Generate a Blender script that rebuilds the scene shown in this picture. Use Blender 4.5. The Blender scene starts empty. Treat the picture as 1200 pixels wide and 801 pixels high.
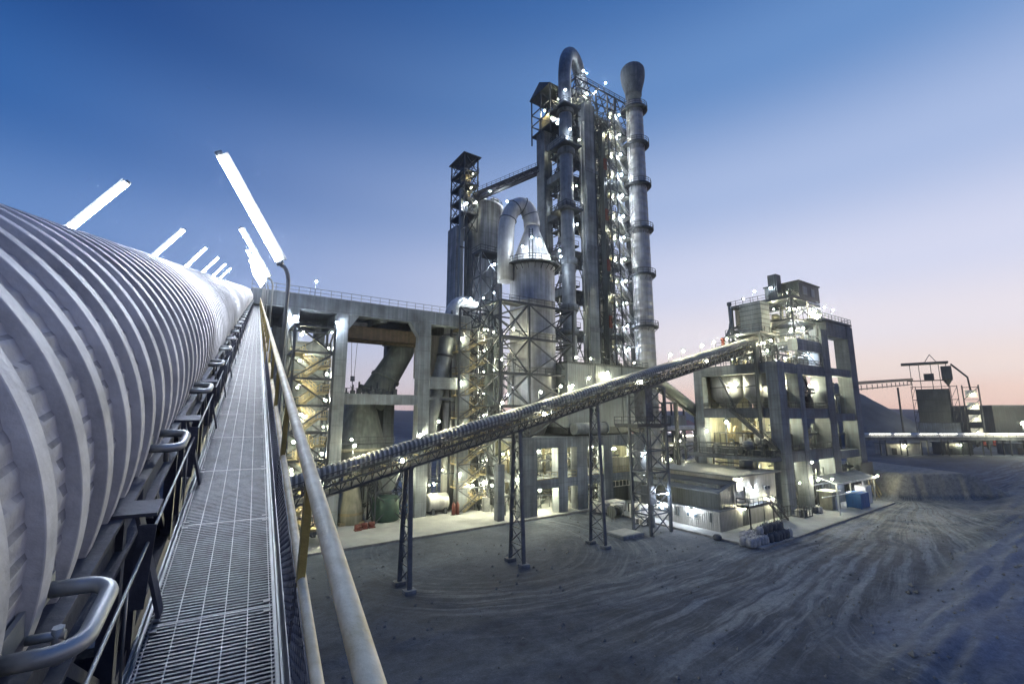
import bpy, math, random
from mathutils import Vector, Matrix
random.seed(7)
R = math.radians
sc = bpy.context.scene
col = sc.collection
PI = math.pi

# ------------------------------------------------------------------ helpers
ANG = R(34)
UX = Vector((math.cos(ANG), math.sin(ANG), 0)); VX = Vector((-math.sin(ANG), math.cos(ANG), 0))
ZC = 16.0                       # eye height over the yard

def lin(r, g, b):
    f = lambda c: c / 12.92 if c <= .04045 else ((c + .055) / 1.055) ** 2.4
    return (f(r / 255), f(g / 255), f(b / 255), 1)

def W(u, v, z=0):
    p = UX * u + VX * v; return Vector((p.x, p.y, z))

def UV(x, y):
    p = Vector((x, y, 0)); return p.dot(UX), p.dot(VX)

class MB:
    def __init__(self): self.v = []; self.f = []; self.sm = []; self.mi = []; self.slot = 0
    def add(self, vs, fs, smooth=False):
        o = len(self.v); self.v += [tuple(p) for p in vs]
        for f in fs:
            self.f.append([i + o for i in f]); self.sm.append(smooth); self.mi.append(self.slot)
        return self
    def box(self, x0, x1, y0, y1, z0, z1):
        return self.add([(x0,y0,z0),(x1,y0,z0),(x1,y1,z0),(x0,y1,z0),(x0,y0,z1),(x1,y0,z1),(x1,y1,z1),(x0,y1,z1)],
            [(3,2,1,0),(4,5,6,7),(0,1,5,4),(1,2,6,5),(2,3,7,6),(3,0,4,7)])
    def cbox(self, x0, x1, y0, y1, z0, z1, c):
        # box with chamfered vertical edges
        pts = [(x0+c,y0),(x1-c,y0),(x1,y0+c),(x1,y1-c),(x1-c,y1),(x0+c,y1),(x0,y1-c),(x0,y0+c)]
        return self.prism(pts, z0, z1)
    def prism(self, pts, z0, z1):
        n = len(pts)
        vs = [(p[0],p[1],z0) for p in pts] + [(p[0],p[1],z1) for p in pts]
        fs = [tuple(range(n-1,-1,-1)), tuple(range(n,2*n))] + [(i,(i+1)%n,(i+1)%n+n,i+n) for i in range(n)]
        return self.add(vs, fs)
    def bar(self, a, b, w, h=None, up=(0,0,1)):
        h = h or w; a = Vector(a); b = Vector(b); d = (b-a)
        if d.length < 1e-6: return self
        d.normalize(); up = Vector(up)
        if abs(d.dot(up)) > .98: up = Vector((1,0,0)) if abs(d.x) < .9 else Vector((0,1,0))
        s = d.cross(up).normalized(); t = s.cross(d)
        vs = []
        for p in (a, b):
            for i, j in ((-1,-1),(1,-1),(1,1),(-1,1)): vs.append(p + s*(i*w/2) + t*(j*h/2))
        return self.add(vs, [(3,2,1,0),(4,5,6,7),(0,1,5,4),(1,2,6,5),(2,3,7,6),(3,0,4,7)])
    def ang(self, a, b, w):         # rolled L section, as two thin flats
        a = Vector(a); b = Vector(b)
        return self.bar(a, b, w, w*.16)
    def tube(self, pts, r, n=8, cap=True):
        pts = [Vector(p) for p in pts]; m = len(pts)
        rs = r if isinstance(r, (list, tuple)) else [r]*m
        prev = None; vs = []
        for i, p in enumerate(pts):
            t = (pts[min(i+1,m-1)] - pts[max(i-1,0)]).normalized()
            if prev is None:
                s = t.cross(Vector((0,0,1)))
                if s.length < .05: s = t.cross(Vector((1,0,0)))
                s.normalize()
            else:
                s = (prev - t*prev.dot(t)).normalized()
            prev = s; q = t.cross(s)
            for k in range(n):
                a = 2*PI*k/n; vs.append(p + (s*math.cos(a) + q*math.sin(a))*rs[i])
        fs = [(i*n+k, i*n+(k+1)%n, (i+1)*n+(k+1)%n, (i+1)*n+k) for i in range(m-1) for k in range(n)]
        self.add(vs, fs, True)
        if cap:
            o = len(self.v) - n*m
            self.f += [[o+k for k in range(n-1,-1,-1)], [o+n*(m-1)+k for k in range(n)]]; self.sm += [False]*2; self.mi += [self.slot]*2
        return self
    def lathe(self, cx, cy, prof, n=32, cap=True):
        vs = []; m = len(prof)
        for r, z in prof:
            for k in range(n):
                a = 2*PI*k/n; vs.append((cx + r*math.cos(a), cy + r*math.sin(a), z))
        fs = [(i*n+k, i*n+(k+1)%n, (i+1)*n+(k+1)%n, (i+1)*n+k) for i in range(m-1) for k in range(n)]
        o = len(self.v); self.add(vs, fs, True)
        if cap:
            self.f += [[o+k for k in range(n-1,-1,-1)], [o+n*(m-1)+k for k in range(n)]]; self.sm += [False]*2; self.mi += [self.slot]*2
        return self
    def rail(self, pts, h=1.1, step=1.8, r=.035, toe=True):
        pts = [Vector(p) for p in pts]
        for a, b in zip(pts, pts[1:]):
            L = (b-a).length; n = max(1, round(L/step)); up = Vector((0,0,1))
            for i in range(n+1):
                p = a + (b-a)*(i/n); self.bar(p, p+up*h, r*1.6)
            self.bar(a+up*h, b+up*h, r*1.8); self.bar(a+up*h*.52, b+up*h*.52, r*1.4)
            if toe: self.bar(a+up*.08, b+up*.08, .02, .15)
        return self
    def build(self, name, mat, parent=None, off=None, sharp=None):
        me = bpy.data.meshes.new(name)
        o = Vector(off) if off is not None else (Vector(parent['_o']) if parent is not None and '_o' in parent else Vector((0,0,0)))
        me.from_pydata([(x-o.x, y-o.y, z-o.z) for x, y, z in self.v], [], self.f)
        me.polygons.foreach_set('use_smooth', self.sm)
        mats = mat if isinstance(mat, (list, tuple)) else [mat]
        for m in mats: me.materials.append(m)
        if len(mats) > 1: me.polygons.foreach_set('material_index', self.mi)
        me.update()
        ob = bpy.data.objects.new(name, me); col.objects.link(ob)
        if parent is not None:
            ob.parent = parent
            if '_o' in parent: ob['_o'] = parent['_o']
        return ob

def tag(o, label=None, cat=None, group=None, kind=None):
    if label: o['label'] = label
    if cat: o['category'] = cat
    if group: o['group'] = group
    if kind: o['kind'] = kind
    return o

def thing(name, u, v, z, label, cat, group=None):
    """Empty in the plant's own axes (u along the conveyor, v into the plant)"""
    o = bpy.data.objects.new(name, None); col.objects.link(o)
    o.location = W(u, v, z); o.rotation_euler = (0,0,ANG); o['_o'] = (u, v, z); o.empty_display_size = .2
    return tag(o, label, cat, group)

# ------------------------------------------------------------------ materials
def mat(name, c, rough=.7, metal=0., var=.25, scale=.4, streak=0., bump=.15, bscale=6., c2=None, spec=.4, fine=.1, form=0):
    m = bpy.data.materials.new(name); m.use_nodes = True; nt = m.node_tree; N = nt.nodes; L = nt.links
    b = N['Principled BSDF']; b.inputs['Roughness'].default_value = rough; b.inputs['Metallic'].default_value = metal
    b.inputs['Specular IOR Level'].default_value = spec
    tc = N.new('ShaderNodeTexCoord')
    n1 = N.new('ShaderNodeTexNoise'); n1.inputs['Scale'].default_value = scale; n1.inputs['Detail'].default_value = 8; n1.inputs['Roughness'].default_value = .65
    L.new(tc.outputs['Object'], n1.inputs['Vector'])
    rp = N.new('ShaderNodeValToRGB'); rp.color_ramp.elements[0].position = .32; rp.color_ramp.elements[1].position = .68
    d = c2 if c2 else tuple(x*(1-var*1.6) for x in c[:3]) + (1,)
    rp.color_ramp.elements[0].color = d; rp.color_ramp.elements[1].color = tuple(min(1, x*(1+var*.5)) for x in c[:3]) + (1,)
    L.new(n1.outputs['Fac'], rp.inputs['Fac'])
    out = rp.outputs['Color']
    if streak > 0:
        mp = N.new('ShaderNodeMapping'); mp.inputs['Scale'].default_value = (1.6, 1.6, .07)
        L.new(tc.outputs['Object'], mp.inputs['Vector'])
        n2 = N.new('ShaderNodeTexNoise'); n2.inputs['Scale'].default_value = 1.3; n2.inputs['Detail'].default_value = 6
        L.new(mp.outputs['Vector'], n2.inputs['Vector'])
        r2 = N.new('ShaderNodeValToRGB'); r2.color_ramp.elements[0].position = .42; r2.color_ramp.elements[1].position = .66
        k = 1 - streak
        r2.color_ramp.elements[0].color = (k,k,k,1); r2.color_ramp.elements[1].color = (1,1,1,1)
        L.new(n2.outputs['Fac'], r2.inputs['Fac'])
        mx = N.new('ShaderNodeMix'); mx.data_type = 'RGBA'; mx.blend_type = 'MULTIPLY'; mx.inputs[0].default_value = 1
        L.new(out, mx.inputs[6]); L.new(r2.outputs['Color'], mx.inputs[7]); out = mx.outputs[2]
    if form:
        sz = N.new('ShaderNodeSeparateXYZ'); L.new(tc.outputs['Object'], sz.inputs[0])
        def mm(op, x, y):
            n = N.new('ShaderNodeMath'); n.operation = op; L.new(x, n.inputs[0])
            if isinstance(y, (int,float)): n.inputs[1].default_value = y
            else: L.new(y, n.inputs[1])
            return n.outputs[0]
        la = mm('LESS_THAN', mm('PINGPONG', sz.outputs[2], form/2), .035)
        lb = mm('LESS_THAN', mm('PINGPONG', mm('ADD', sz.outputs[0], sz.outputs[1]), .6), .02)
        ln = mm('MULTIPLY', mm('MAXIMUM', la, lb), .35)
        iv = N.new('ShaderNodeMath'); iv.operation = 'SUBTRACT'; iv.inputs[0].default_value = 1; L.new(ln, iv.inputs[1])
        mf = N.new('ShaderNodeMix'); mf.data_type = 'RGBA'; mf.blend_type = 'MULTIPLY'; mf.inputs[0].default_value = 1
        L.new(out, mf.inputs[6]); L.new(iv.outputs[0], mf.inputs[7]); out = mf.outputs[2]
    L.new(out, b.inputs['Base Color'])
    n3 = N.new('ShaderNodeTexNoise'); n3.inputs['Scale'].default_value = bscale; n3.inputs['Detail'].default_value = 6
    L.new(tc.outputs['Object'], n3.inputs['Vector'])
    bp = N.new('ShaderNodeBump'); bp.inputs['Strength'].default_value = bump; bp.inputs['Distance'].default_value = .05
    L.new(n3.outputs['Fac'], bp.inputs['Height']); L.new(bp.outputs['Normal'], b.inputs['Normal'])
    rr = N.new('ShaderNodeMapRange'); rr.inputs['To Min'].default_value = max(.05, rough-.15); rr.inputs['To Max'].default_value = min(1, rough+.15)
    L.new(n1.outputs['Fac'], rr.inputs['Value']); L.new(rr.outputs['Result'], b.inputs['Roughness'])
    return m

def emit(name, c, s):
    m = bpy.data.materials.new(name); m.use_nodes = True; nt = m.node_tree; nt.nodes.clear()
    e = nt.nodes.new('ShaderNodeEmission'); e.inputs['Color'].default_value = c; e.inputs['Strength'].default_value = s
    o = nt.nodes.new('ShaderNodeOutputMaterial'); nt.links.new(e.outputs[0], o.inputs[0]); return m

def ribbed(name, c, axis, freq, rough=.55, metal=.3, amp=.6, **k):
    """profiled sheet: regular vertical corrugation as bump"""
    m = mat(name, c, rough, metal, **k); nt = m.node_tree; N = nt.nodes; L = nt.links
    b = N['Principled BSDF']; old = [n for n in N if n.type == 'BUMP'][0]
    tc = [n for n in N if n.type == 'TEX_COORD'][0]
    sx = N.new('ShaderNodeSeparateXYZ'); L.new(tc.outputs['Object'], sx.inputs[0])
    if axis == 'xy':
        ad = N.new('ShaderNodeMath'); ad.operation = 'ADD'; L.new(sx.outputs[0], ad.inputs[0]); L.new(sx.outputs[1], ad.inputs[1]); src = ad.outputs[0]
    else: src = sx.outputs['XYZ'.index(axis)]
    mu = N.new('ShaderNodeMath'); mu.operation = 'MULTIPLY'; mu.inputs[1].default_value = freq*2*PI; L.new(src, mu.inputs[0])
    si = N.new('ShaderNodeMath'); si.operation = 'SINE'; L.new(mu.outputs[0], si.inputs[0])
    bp = N.new('ShaderNodeBump'); bp.inputs['Strength'].default_value = amp; bp.inputs['Distance'].default_value = .04
    L.new(si.outputs[0], bp.inputs['Height']); L.new(old.outputs['Normal'], bp.inputs['Normal']); L.new(bp.outputs['Normal'], b.inputs['Normal'])
    return m

CON  = mat('concrete', (.15,.173,.21,1), .85, 0, .34, .22, .32, .3, 5, form=2.4)
CONL = mat('concrete_pale', (.19,.218,.258,1), .85, 0, .32, .25, .3, .3, 5, form=2.4)
CONS = mat('concrete_silo', (.38,.40,.42,1), .9, 0, .3, .18, .4, .25, 4, form=3.2)
STEEL= mat('painted_steel_dark', (.055,.065,.085,1), .5, .35, .3, .8, .2, .1, 10)
STEEB= mat('painted_steel_blue', (.09,.11,.15,1), .5, .3, .3, .8, .2, .1, 10)
GALV = mat('galvanised_steel', (.40,.42,.44,1), .45, .6, .25, 1.2, .15, .08, 14)
DUCT = mat('duct_steel', (.20,.225,.26,1), .5, .4, .3, .5, .22, .12, 6)
DUCTL= mat('duct_pale', (.50,.51,.52,1), .5, .25, .22, .5, .2, .12, 6)
VES  = mat('vessel_plate', (.33,.35,.38,1), .5, .3, .25, .35, .3, .12, 5, c2=(.19,.19,.215,1))
GREEN= mat('vessel_green', (.15,.175,.18,1), .55, .2, .25, .5, .35, .12, 6)
DGREE= mat('machine_green', (.03,.07,.06,1), .55, .1, .3, 1., .1, .1, 8)
RUST = mat('crane_orange', (.115,.085,.062,1), .6, .1, .35, .8, .35, .15, 8)
CLAD = ribbed('grey_cladding', (.20,.23,.26,1), 'xy', 2.2, .55, .25, .5, var=.2, scale=.2, streak=.2)
CLADL= ribbed('pale_cladding', (.32,.32,.32,1), 'xy', 3.0, .6, .15, .6, var=.22, scale=.3, streak=.2)
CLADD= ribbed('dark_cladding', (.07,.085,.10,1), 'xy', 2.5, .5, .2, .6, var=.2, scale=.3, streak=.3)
ROOF = ribbed('roof_sheet', (.12,.14,.17,1), 'Y', 2.5, .5, .3, .5, var=.25, scale=.25, streak=0)
REDR = ribbed('red_roof', (.20,.075,.06,1), 'X', 1.0, .6, .1, .5, var=.2, scale=.2)
DUST = mat('dusty_cover', (.36,.36,.35,1), .8, .1, .3, .7, .0, .2, 9)
YEL  = mat('yellow_paint', (.50,.39,.13,1), .55, .1, .35, 3., .3, .15, 20, c2=(.18,.14,.06,1))
RAILM= mat('rail_paint', (.86,.76,.56,1), .6, .0, .15, 6., .0, .15, 40, c2=(.60,.48,.26,1))
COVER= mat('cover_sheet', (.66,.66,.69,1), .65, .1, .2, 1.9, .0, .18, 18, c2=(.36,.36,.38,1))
GRATE= mat('grating_steel', (.15,.16,.185,1), .5, .55, .3, 4, .0, .15, 30)
DKST = mat('conveyor_frame', (.10,.11,.15,1), .6, .3, .35, 2., .1, .15, 20)
GRATL= mat('grating_bar', (.27,.28,.30,1), .5, .5, .3, 4, .0, .15, 30)
BLUE = mat('blue_paint', (.03,.12,.32,1), .5, .1, .2, 1., .2, .1, 8)
WHITE= mat('white_paint', (.70,.70,.68,1), .5, 0, .15, 1., .25, .1, 8)
RED  = mat('red_paint', (.35,.06,.05,1), .55, 0, .3, 1.5, .1, .1, 8)
BLACK= mat('rubber', (.02,.02,.022,1), .8, 0, .3, 2, 0, .1, 20)
BAGW = mat('woven_bag', (.36,.36,.37,1), .9, 0, .3, 2., 0, .4, 9)
BAGD = mat('dark_bag', (.07,.08,.10,1), .9, 0, .3, 2., 0, .4, 9)
DUSTD= mat('dusty_trough', (.13,.13,.13,1), .85, .1, .3, .7, .0, .2, 9)
REDD = mat('dark_red_paint', (.14,.035,.03,1), .55, 0, .3, 1.5, .1, .1, 8)
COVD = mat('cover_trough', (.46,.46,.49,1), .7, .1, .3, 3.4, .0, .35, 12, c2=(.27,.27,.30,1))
COVF = mat('cover_fold_dirt_shade', (.32,.32,.35,1), .8, 0, .3, 5., .0, .35, 12)  # darker crimp faces: grime, with the shade of the dents painted in
YELS = mat('yellow_steel', (.31,.265,.165,1), .55, .1, .3, 1., .2, .1, 10)
INNER= mat('cream_wall', (.33,.325,.26,1), .8, 0, .25, .4, .3, .15, 6)
GLASS= mat('dark_glass', (.03,.04,.05,1), .15, 0, .2, 1, 0, .02, 4, spec=.6)
WARM = emit('lamp_warm', (1, .94, .60, 1), 1700)
COOLB= emit('lamp_white', (.88, .95, 1, 1), 1500)
TUBE = emit('tube_light', (.86, .92, 1, 1), 300)
WIN  = emit('lit_window', (1, .95, .78, 1), 3.5)
STRIP= emit('strip_light', (1, .96, .82, 1), 9)

# ------------------------------------------------------------------ lamps (parts)
def ico(r, c=(0,0,0), n=8, m=5):
    vs = []; fs = []
    for i in range(m+1):
        t = PI*i/m
        for k in range(n): vs.append((c[0]+r*math.sin(t)*math.cos(2*PI*k/n), c[1]+r*math.sin(t)*math.sin(2*PI*k/n), c[2]+r*math.cos(t)))
    for i in range(m):
        for k in range(n):
            q = [i*n+k, (i+1)*n+k, (i+1)*n+(k+1)%n, i*n+(k+1)%n]
            if i == 0: q = [0, q[1], q[2]]
            if i == m-1: q = [q[0], m*n, q[3]]
            fs.append(q)
    return vs, fs
def lamp_mesh(name, em, r, post):
    b = MB(); b.slot = 0
    if post:
        b.tube([(0,0,0),(0,0,post)], .04, 6); b.tube([(0,0,post),(0,-.12,post+.18),(0,-.35,post+.22)], .035, 6); c = (0,-.45,post+.14)
        b.box(-.16,.16,-.62,-.3,post+.30,post+.36)
    else:
        b.box(-.14,.14,-.06,.25,.06,.2); b.box(-.04,.04,.2,.4,.0,.26); c = (0,-.2,-.02)
        b.box(-.2,.2,-.3,.0,.24,.29)
    b.slot = 1; v, f = ico(r, c); b.add(v, f, True)
    me = bpy.data.meshes.new(name); me.from_pydata(b.v, [], b.f)
    me.polygons.foreach_set('use_smooth', b.sm); me.materials.append(STEEL); me.materials.append(em)
    me.polygons.foreach_set('material_index', b.mi); me.update(); return me
LM = {'w': lamp_mesh('bulkhead_lamp', WARM, .13, 0), 'c': lamp_mesh('bulkhead_lamp', COOLB, .13, 0), 's': lamp_mesh('bulkhead_lamp', WARM, .10, 0),
      'p': lamp_mesh('post_lamp', WARM, .12, 1.9), 'q': lamp_mesh('post_lamp', COOLB, .12, 2.2), 'S': lamp_mesh('bulkhead_lamp', COOLB, .10, 0), 'W': lamp_mesh('bulkhead_lamp', WARM, .2, 0), 'C': lamp_mesh('bulkhead_lamp', COOLB, .22, 0)}
def lamp(root, u, v, z, kind='w', rz=0.):
    o = bpy.data.objects.new('lamp', LM[kind]); col.objects.link(o); o.parent = root
    q = root['_o']; o.location = (u-q[0], v-q[1], z-q[2]); o.rotation_euler = (0,0,rz)
    if kind in 'wcsS': k = LR.choice((.62,.75,.9,1,1.12)); o.scale = (k,k,k)
    return o
LR = random.Random(3)

# ------------------------------------------------------------------ camera, world
cam = bpy.data.cameras.new('camera'); co = bpy.data.objects.new('camera', cam); col.objects.link(co)
co.location = (0,0,ZC); co.rotation_euler = (R(90+9.1), 0, 0)
cam.sensor_width = 36; cam.lens = 36*530/1200; cam.clip_start = .05; cam.clip_end = 12000
sc.camera = co

def world():
    w = bpy.data.worlds.new('World'); sc.world = w; w.use_nodes = True; nt = w.node_tree; N = nt.nodes; L = nt.links
    bg = N['Background']
    tc = N.new('ShaderNodeTexCoord'); sx = N.new('ShaderNodeSeparateXYZ'); L.new(tc.outputs['Generated'], sx.inputs[0])
    # afterglow bearing: to the right of the view
    az = R(62); sd = (math.sin(az), math.cos(az))
    def M(op, a, b=None, c=None):
        n = N.new('ShaderNodeMath'); n.operation = op
        for i, x in enumerate((a, b, c)):
            if x is None: continue
            if isinstance(x, (int, float)): n.inputs[i].default_value = x
            else: L.new(x, n.inputs[i])
        return n.outputs[0]
    h = M('SQRT', M('ADD', M('MULTIPLY', sx.outputs[0], sx.outputs[0]), M('MULTIPLY', sx.outputs[1], sx.outputs[1])))
    h = M('MAXIMUM', h, .001)
    dt = M('DIVIDE', M('ADD', M('MULTIPLY', sx.outputs[0], sd[0]), M('MULTIPLY', sx.outputs[1], sd[1])), h)
    t = N.new('ShaderNodeMapRange'); t.interpolation_type = 'SMOOTHSTEP'; t.inputs['From Min'].default_value = -.6; t.inputs['From Max'].default_value = 1.0
    L.new(dt, t.inputs['Value'])
    el = M('MAXIMUM', sx.outputs[2], 0)
    def ramp(stops):
        r = N.new('ShaderNodeValToRGB'); cr = r.color_ramp; cr.interpolation = 'EASE'
        cr.elements[0].position, cr.elements[0].color = stops[0]; cr.elements[1].position, cr.elements[1].color = stops[-1]
        for p, c in stops[1:-1]:
            e = cr.elements.new(p); e.color = c
        L.new(el, r.inputs['Fac']); return r.outputs['Color']
    glow = ramp([(0, lin(247,206,190)), (.035, lin(251,219,204)), (.075, lin(249,231,224)), (.15, lin(240,233,240)), (.26, lin(218,222,244)), (.42, lin(174,193,231)), (.60, lin(108,148,204)), (.74, lin(68,114,178)), (1, lin(70,128,214))])
    dark = ramp([(0, lin(176,180,208)), (.05, lin(172,184,216)), (.15, lin(146,172,218)), (.28, lin(96,138,200)), (.45, lin(44,98,168)), (.62, lin(22,66,134)), (.76, lin(18,58,124)), (1, lin(62,122,212))])
    mx = N.new('ShaderNodeMix'); mx.data_type = 'RGBA'; L.new(t.outputs['Result'], mx.inputs[0]); L.new(dark, mx.inputs[6]); L.new(glow, mx.inputs[7])
    sky = N.new('ShaderNodeTexSky'); sky.sky_type = 'NISHITA'; sky.sun_disc = False; sky.sun_elevation = R(-1.5); sky.sun_rotation = az
    sky.dust_density = 2.0; sky.ozone_density = 3.0
    ml = N.new('ShaderNodeMix'); ml.data_type = 'RGBA'; ml.blend_type = 'ADD'; ml.inputs[0].default_value = .06
    L.new(mx.outputs[2], ml.inputs[6]); L.new(sky.outputs[0], ml.inputs[7])
    L.new(ml.outputs[2], bg.inputs['Color']); bg.inputs['Strength'].default_value = .95
world()
sun = bpy.data.lights.new('sun', 'SUN'); so = bpy.data.objects.new('sun', sun); col.objects.link(so)
sun.energy = .12; sun.angle = R(12); sun.color = (1,.72,.62); so.rotation_euler = (R(87), 0, R(180-62)); so.location = (60,40,60)

vs = sc.view_settings; vs.view_transform = 'Standard'; vs.look = 'None'; vs.gamma = 1; vs.exposure = 0; vs.use_curve_mapping = False
cy = sc.cycles; cy.use_denoising = True; cy.use_light_tree = True; cy.max_bounces = 5; cy.diffuse_bounces = 3; cy.glossy_bounces = 3; cy.transmission_bounces = 2
cy.sample_clamp_indirect = 4; cy.sample_clamp_direct = 0; cy.caustics_reflective = False; cy.caustics_refractive = False; cy.use_adaptive_sampling = True; cy.adaptive_threshold = .01
# ------------------------------------------------------------------ the setting
from mathutils import noise as mno
def sm(a, b, x):
    t = max(0., min(1., (x-a)/(b-a))); return t*t*(3-2*t)
def on_pad(u, v):
    return (v > 58 and -30 < u < 57.5) or (30 < v and 56 < u < 107)
def height(u, v):
    if v > 56 and u < 110 and u > -20 or on_pad(u, v): return -.03
    f = sm(20, 4, abs(v-30)) if 0 else 1
    z = .10*mno.noise(Vector((u*.09, v*.09, 3))) + .05*mno.noise(Vector((u*.35, v*.5, 1)))
    # ruts left by lorries, running along the yard
    rut = mno.noise(Vector((u*.035, v*.9 + 2.5*math.sin(u*.03), 7)))
    z += .07*rut*sm(46, 34, v)*sm(2, 8, v)
    # graded bank on the near right
    e = 14.5 + (u-46)*.11 + 1.6*mno.noise(Vector((u*.12, 5, 2)))
    k = sm(e+.8, e-2.5, v)*sm(25, 42, u)
    z += k*(.7 + .34*mno.noise(Vector((u*.10, v*1.3, 9))) + .07*mno.noise(Vector((u*.7, v*2.6, 4))) + .05*max(0, e-v))
    # eroded embankment beyond the yard
    du, dv = u-111, v-33.5
    s = du*.82 - dv*.57; n = du*.57 + dv*.82
    n2 = n + .5*mno.noise(Vector((s*.9, n*.1, 3)))
    z += 4.7*sm(-.1, 1.3, n2)*sm(60, 24, n)*sm(-1.5, 3, s)*sm(24, 15, s)
    z = min(z, 6)
    return z - .06
def axis(lo, hi, step, far):
    a = []; x = lo
    while x <= hi: a.append(x); x += step
    s = step; x = hi
    while x < far: s *= 1.35; x += s; a.append(x)
    s = step; x = lo; b = []
    while x > -far: s *= 1.35; x -= s; b.append(x)
    return b[::-1] + a
us = axis(-12, 140, .6, 1450); vs_ = axis(-6, 60, .4, 1450)
gm = MB(); nu, nv = len(us), len(vs_)
pts = [W(u, v, height(u, v) if (-40 < u < 200 and -60 < v < 120) else -.06) for v in vs_ for u in us]
gm.add(pts, [(j*nu+i, j*nu+i+1, (j+1)*nu+i+1, (j+1)*nu+i) for j in range(nv-1) for i in range(nu-1)], True)

def ground_mat():
    m = bpy.data.materials.new('yard_dirt'); m.use_nodes = True; nt = m.node_tree; N = nt.nodes; L = nt.links
    b = N['Principled BSDF']; b.inputs['Roughness'].default_value = .9; b.inputs['Specular IOR Level'].default_value = .25
    tc = N.new('ShaderNodeTexCoord')
    rot = N.new('ShaderNodeMapping'); rot.inputs['Rotation'].default_value = (0,0,-ANG); L.new(tc.outputs['Object'], rot.inputs['Vector'])
    def noise(scale, det, dist, vec, sc3=(1,1,1), rough=.6):
        mp = N.new('ShaderNodeMapping'); mp.inputs['Scale'].default_value = sc3; L.new(vec, mp.inputs['Vector'])
        n = N.new('ShaderNodeTexNoise'); n.inputs['Scale'].default_value = scale; n.inputs['Detail'].default_value = det; n.inputs['Distortion'].default_value = dist; n.inputs['Roughness'].default_value = rough
        L.new(mp.outputs['Vector'], n.inputs['Vector']); return n.outputs['Fac']
    def ramp(f, p0, c0, p1, c1):
        r = N.new('ShaderNodeValToRGB'); e = r.color_ramp.elements; e[0].position = p0; e[0].color = c0; e[1].position = p1; e[1].color = c1
        L.new(f, r.inputs['Fac']); return r.outputs['Color']
    def mix(mode, fac, a, c):
        x = N.new('ShaderNodeMix'); x.data_type = 'RGBA'; x.blend_type = mode; x.inputs[0].default_value = fac
        L.new(a, x.inputs[6]); L.new(c, x.inputs[7]); return x.outputs[2]
    v = rot.outputs['Vector']
    def M(op, *a):
        n = N.new('ShaderNodeMath'); n.operation = op
        for k, x in enumerate(a):
            if isinstance(x, (int, float)): n.inputs[k].default_value = x
            else: L.new(x, n.inputs[k])
        return n.outputs[0]
    wob = noise(.05, 3, 0, v)
    sep = N.new('ShaderNodeSeparateXYZ'); L.new(v, sep.inputs[0]); X, Y = sep.outputs[0], sep.outputs[1]
    Yw = M('ADD', Y, M('MULTIPLY', M('SUBTRACT', wob, .5), 4.0))
    def fan(cx, cy, f_ang, f_rad):
        dx, dy = M('SUBTRACT', X, cx), M('SUBTRACT', Yw, cy)
        a = M('ARCTAN2', dy, dx); r = M('SQRT', M('ADD', M('MULTIPLY', dx, dx), M('MULTIPLY', dy, dy)))
        cb = N.new('ShaderNodeCombineXYZ'); L.new(M('MULTIPLY', a, f_ang), cb.inputs[0]); L.new(M('MULTIPLY', r, f_rad), cb.inputs[1])
        n = N.new('ShaderNodeTexNoise'); n.inputs['Scale'].default_value = 1; n.inputs['Detail'].default_value = 5; n.inputs['Roughness'].default_value = .7
        L.new(cb.outputs[0], n.inputs['Vector']); return n.outputs['Fac'], r
    def band(r, r0, w):
        q = M('DIVIDE', M('SUBTRACT', r, r0), w); return M('POWER', 2.718, M('MULTIPLY', M('MULTIPLY', q, q), -1.0))
    def step(x, a, b_):
        n = N.new('ShaderNodeMapRange'); n.interpolation_type = 'SMOOTHSTEP'; n.inputs['From Min'].default_value = a; n.inputs['From Max'].default_value = b_; L.new(x, n.inputs['Value']); return n.outputs['Result']
    f1, r1 = fan(118, 33, 52, .035)                 # lorries fanning out of the gate
    f2, r2 = fan(30, 52, 1.1, 1.5)                  # arcs turning round the trestles
    f3, r3 = fan(52, 4, 1.3, 1.1)                   # a second turning circle
    m1 = M('MULTIPLY', M('MULTIPLY', step(Y, 13, 20), step(Y, 40, 32)), step(X, 16, 40))
    m2 = M('MULTIPLY', band(r2, 18, 6), step(X, 12, 20)); m3 = M('MULTIPLY', band(r3, 15.5, 4), step(X, 62, 46))
    t1 = M('MULTIPLY', step(f1, .46, .60), m1); t2 = M('MULTIPLY', step(f2, .48, .62), m2); t3 = M('MULTIPLY', step(f3, .48, .62), m3)
    d1 = M('MULTIPLY', step(f1, .50, .36), m1); d3 = M('MULTIPLY', step(f3, .46, .34), m3)
    tracks = M('MAXIMUM', t1, M('MAXIMUM', M('MULTIPLY', t2, .6), M('MULTIPLY', t3, .55))); darks = M('MAXIMUM', d1, d3)
    big = noise(.045, 6, .9, v); mid = noise(.22, 7, .7, v); fine_ = noise(1.6, 10, .3, v, (.7,1,1), .75); grit = noise(9, 4, 0, v)
    base = ramp(M('ADD', M('MULTIPLY', big, .6), M('MULTIPLY', mid, .4)), .40, (.027,.038,.062,1), .62, (.085,.108,.148,1))
    wet = M('MULTIPLY', band(M('SQRT', M('ADD', M('POWER', M('SUBTRACT', X, 27), 2), M('POWER', M('MULTIPLY', M('SUBTRACT', Yw, 38), 1.8), 2))), 0, 11), step(mid, .35, .6))
    def mixc(fac, a, col):
        x = N.new('ShaderNodeMix'); x.data_type = 'RGBA'; L.new(fac, x.inputs[0]); L.new(a, x.inputs[6]); x.inputs[7].default_value = col; return x.outputs[2]
    c = mixc(M('MULTIPLY', wet, .75), base, (.035,.04,.055,1))
    pale = M('MULTIPLY', M('MULTIPLY', step(X, 44, 80), step(X, 130, 100)), M('MULTIPLY', step(Y, 17, 24), step(mid, .3, .6)))  # pale dust, lightened further to paint in the lamp glow on the yard
    c = mixc(M('MULTIPLY', pale, .65), c, (.34,.335,.31,1))
    c = mixc(M('MULTIPLY', darks, .6), c, (.06,.066,.08,1))
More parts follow.
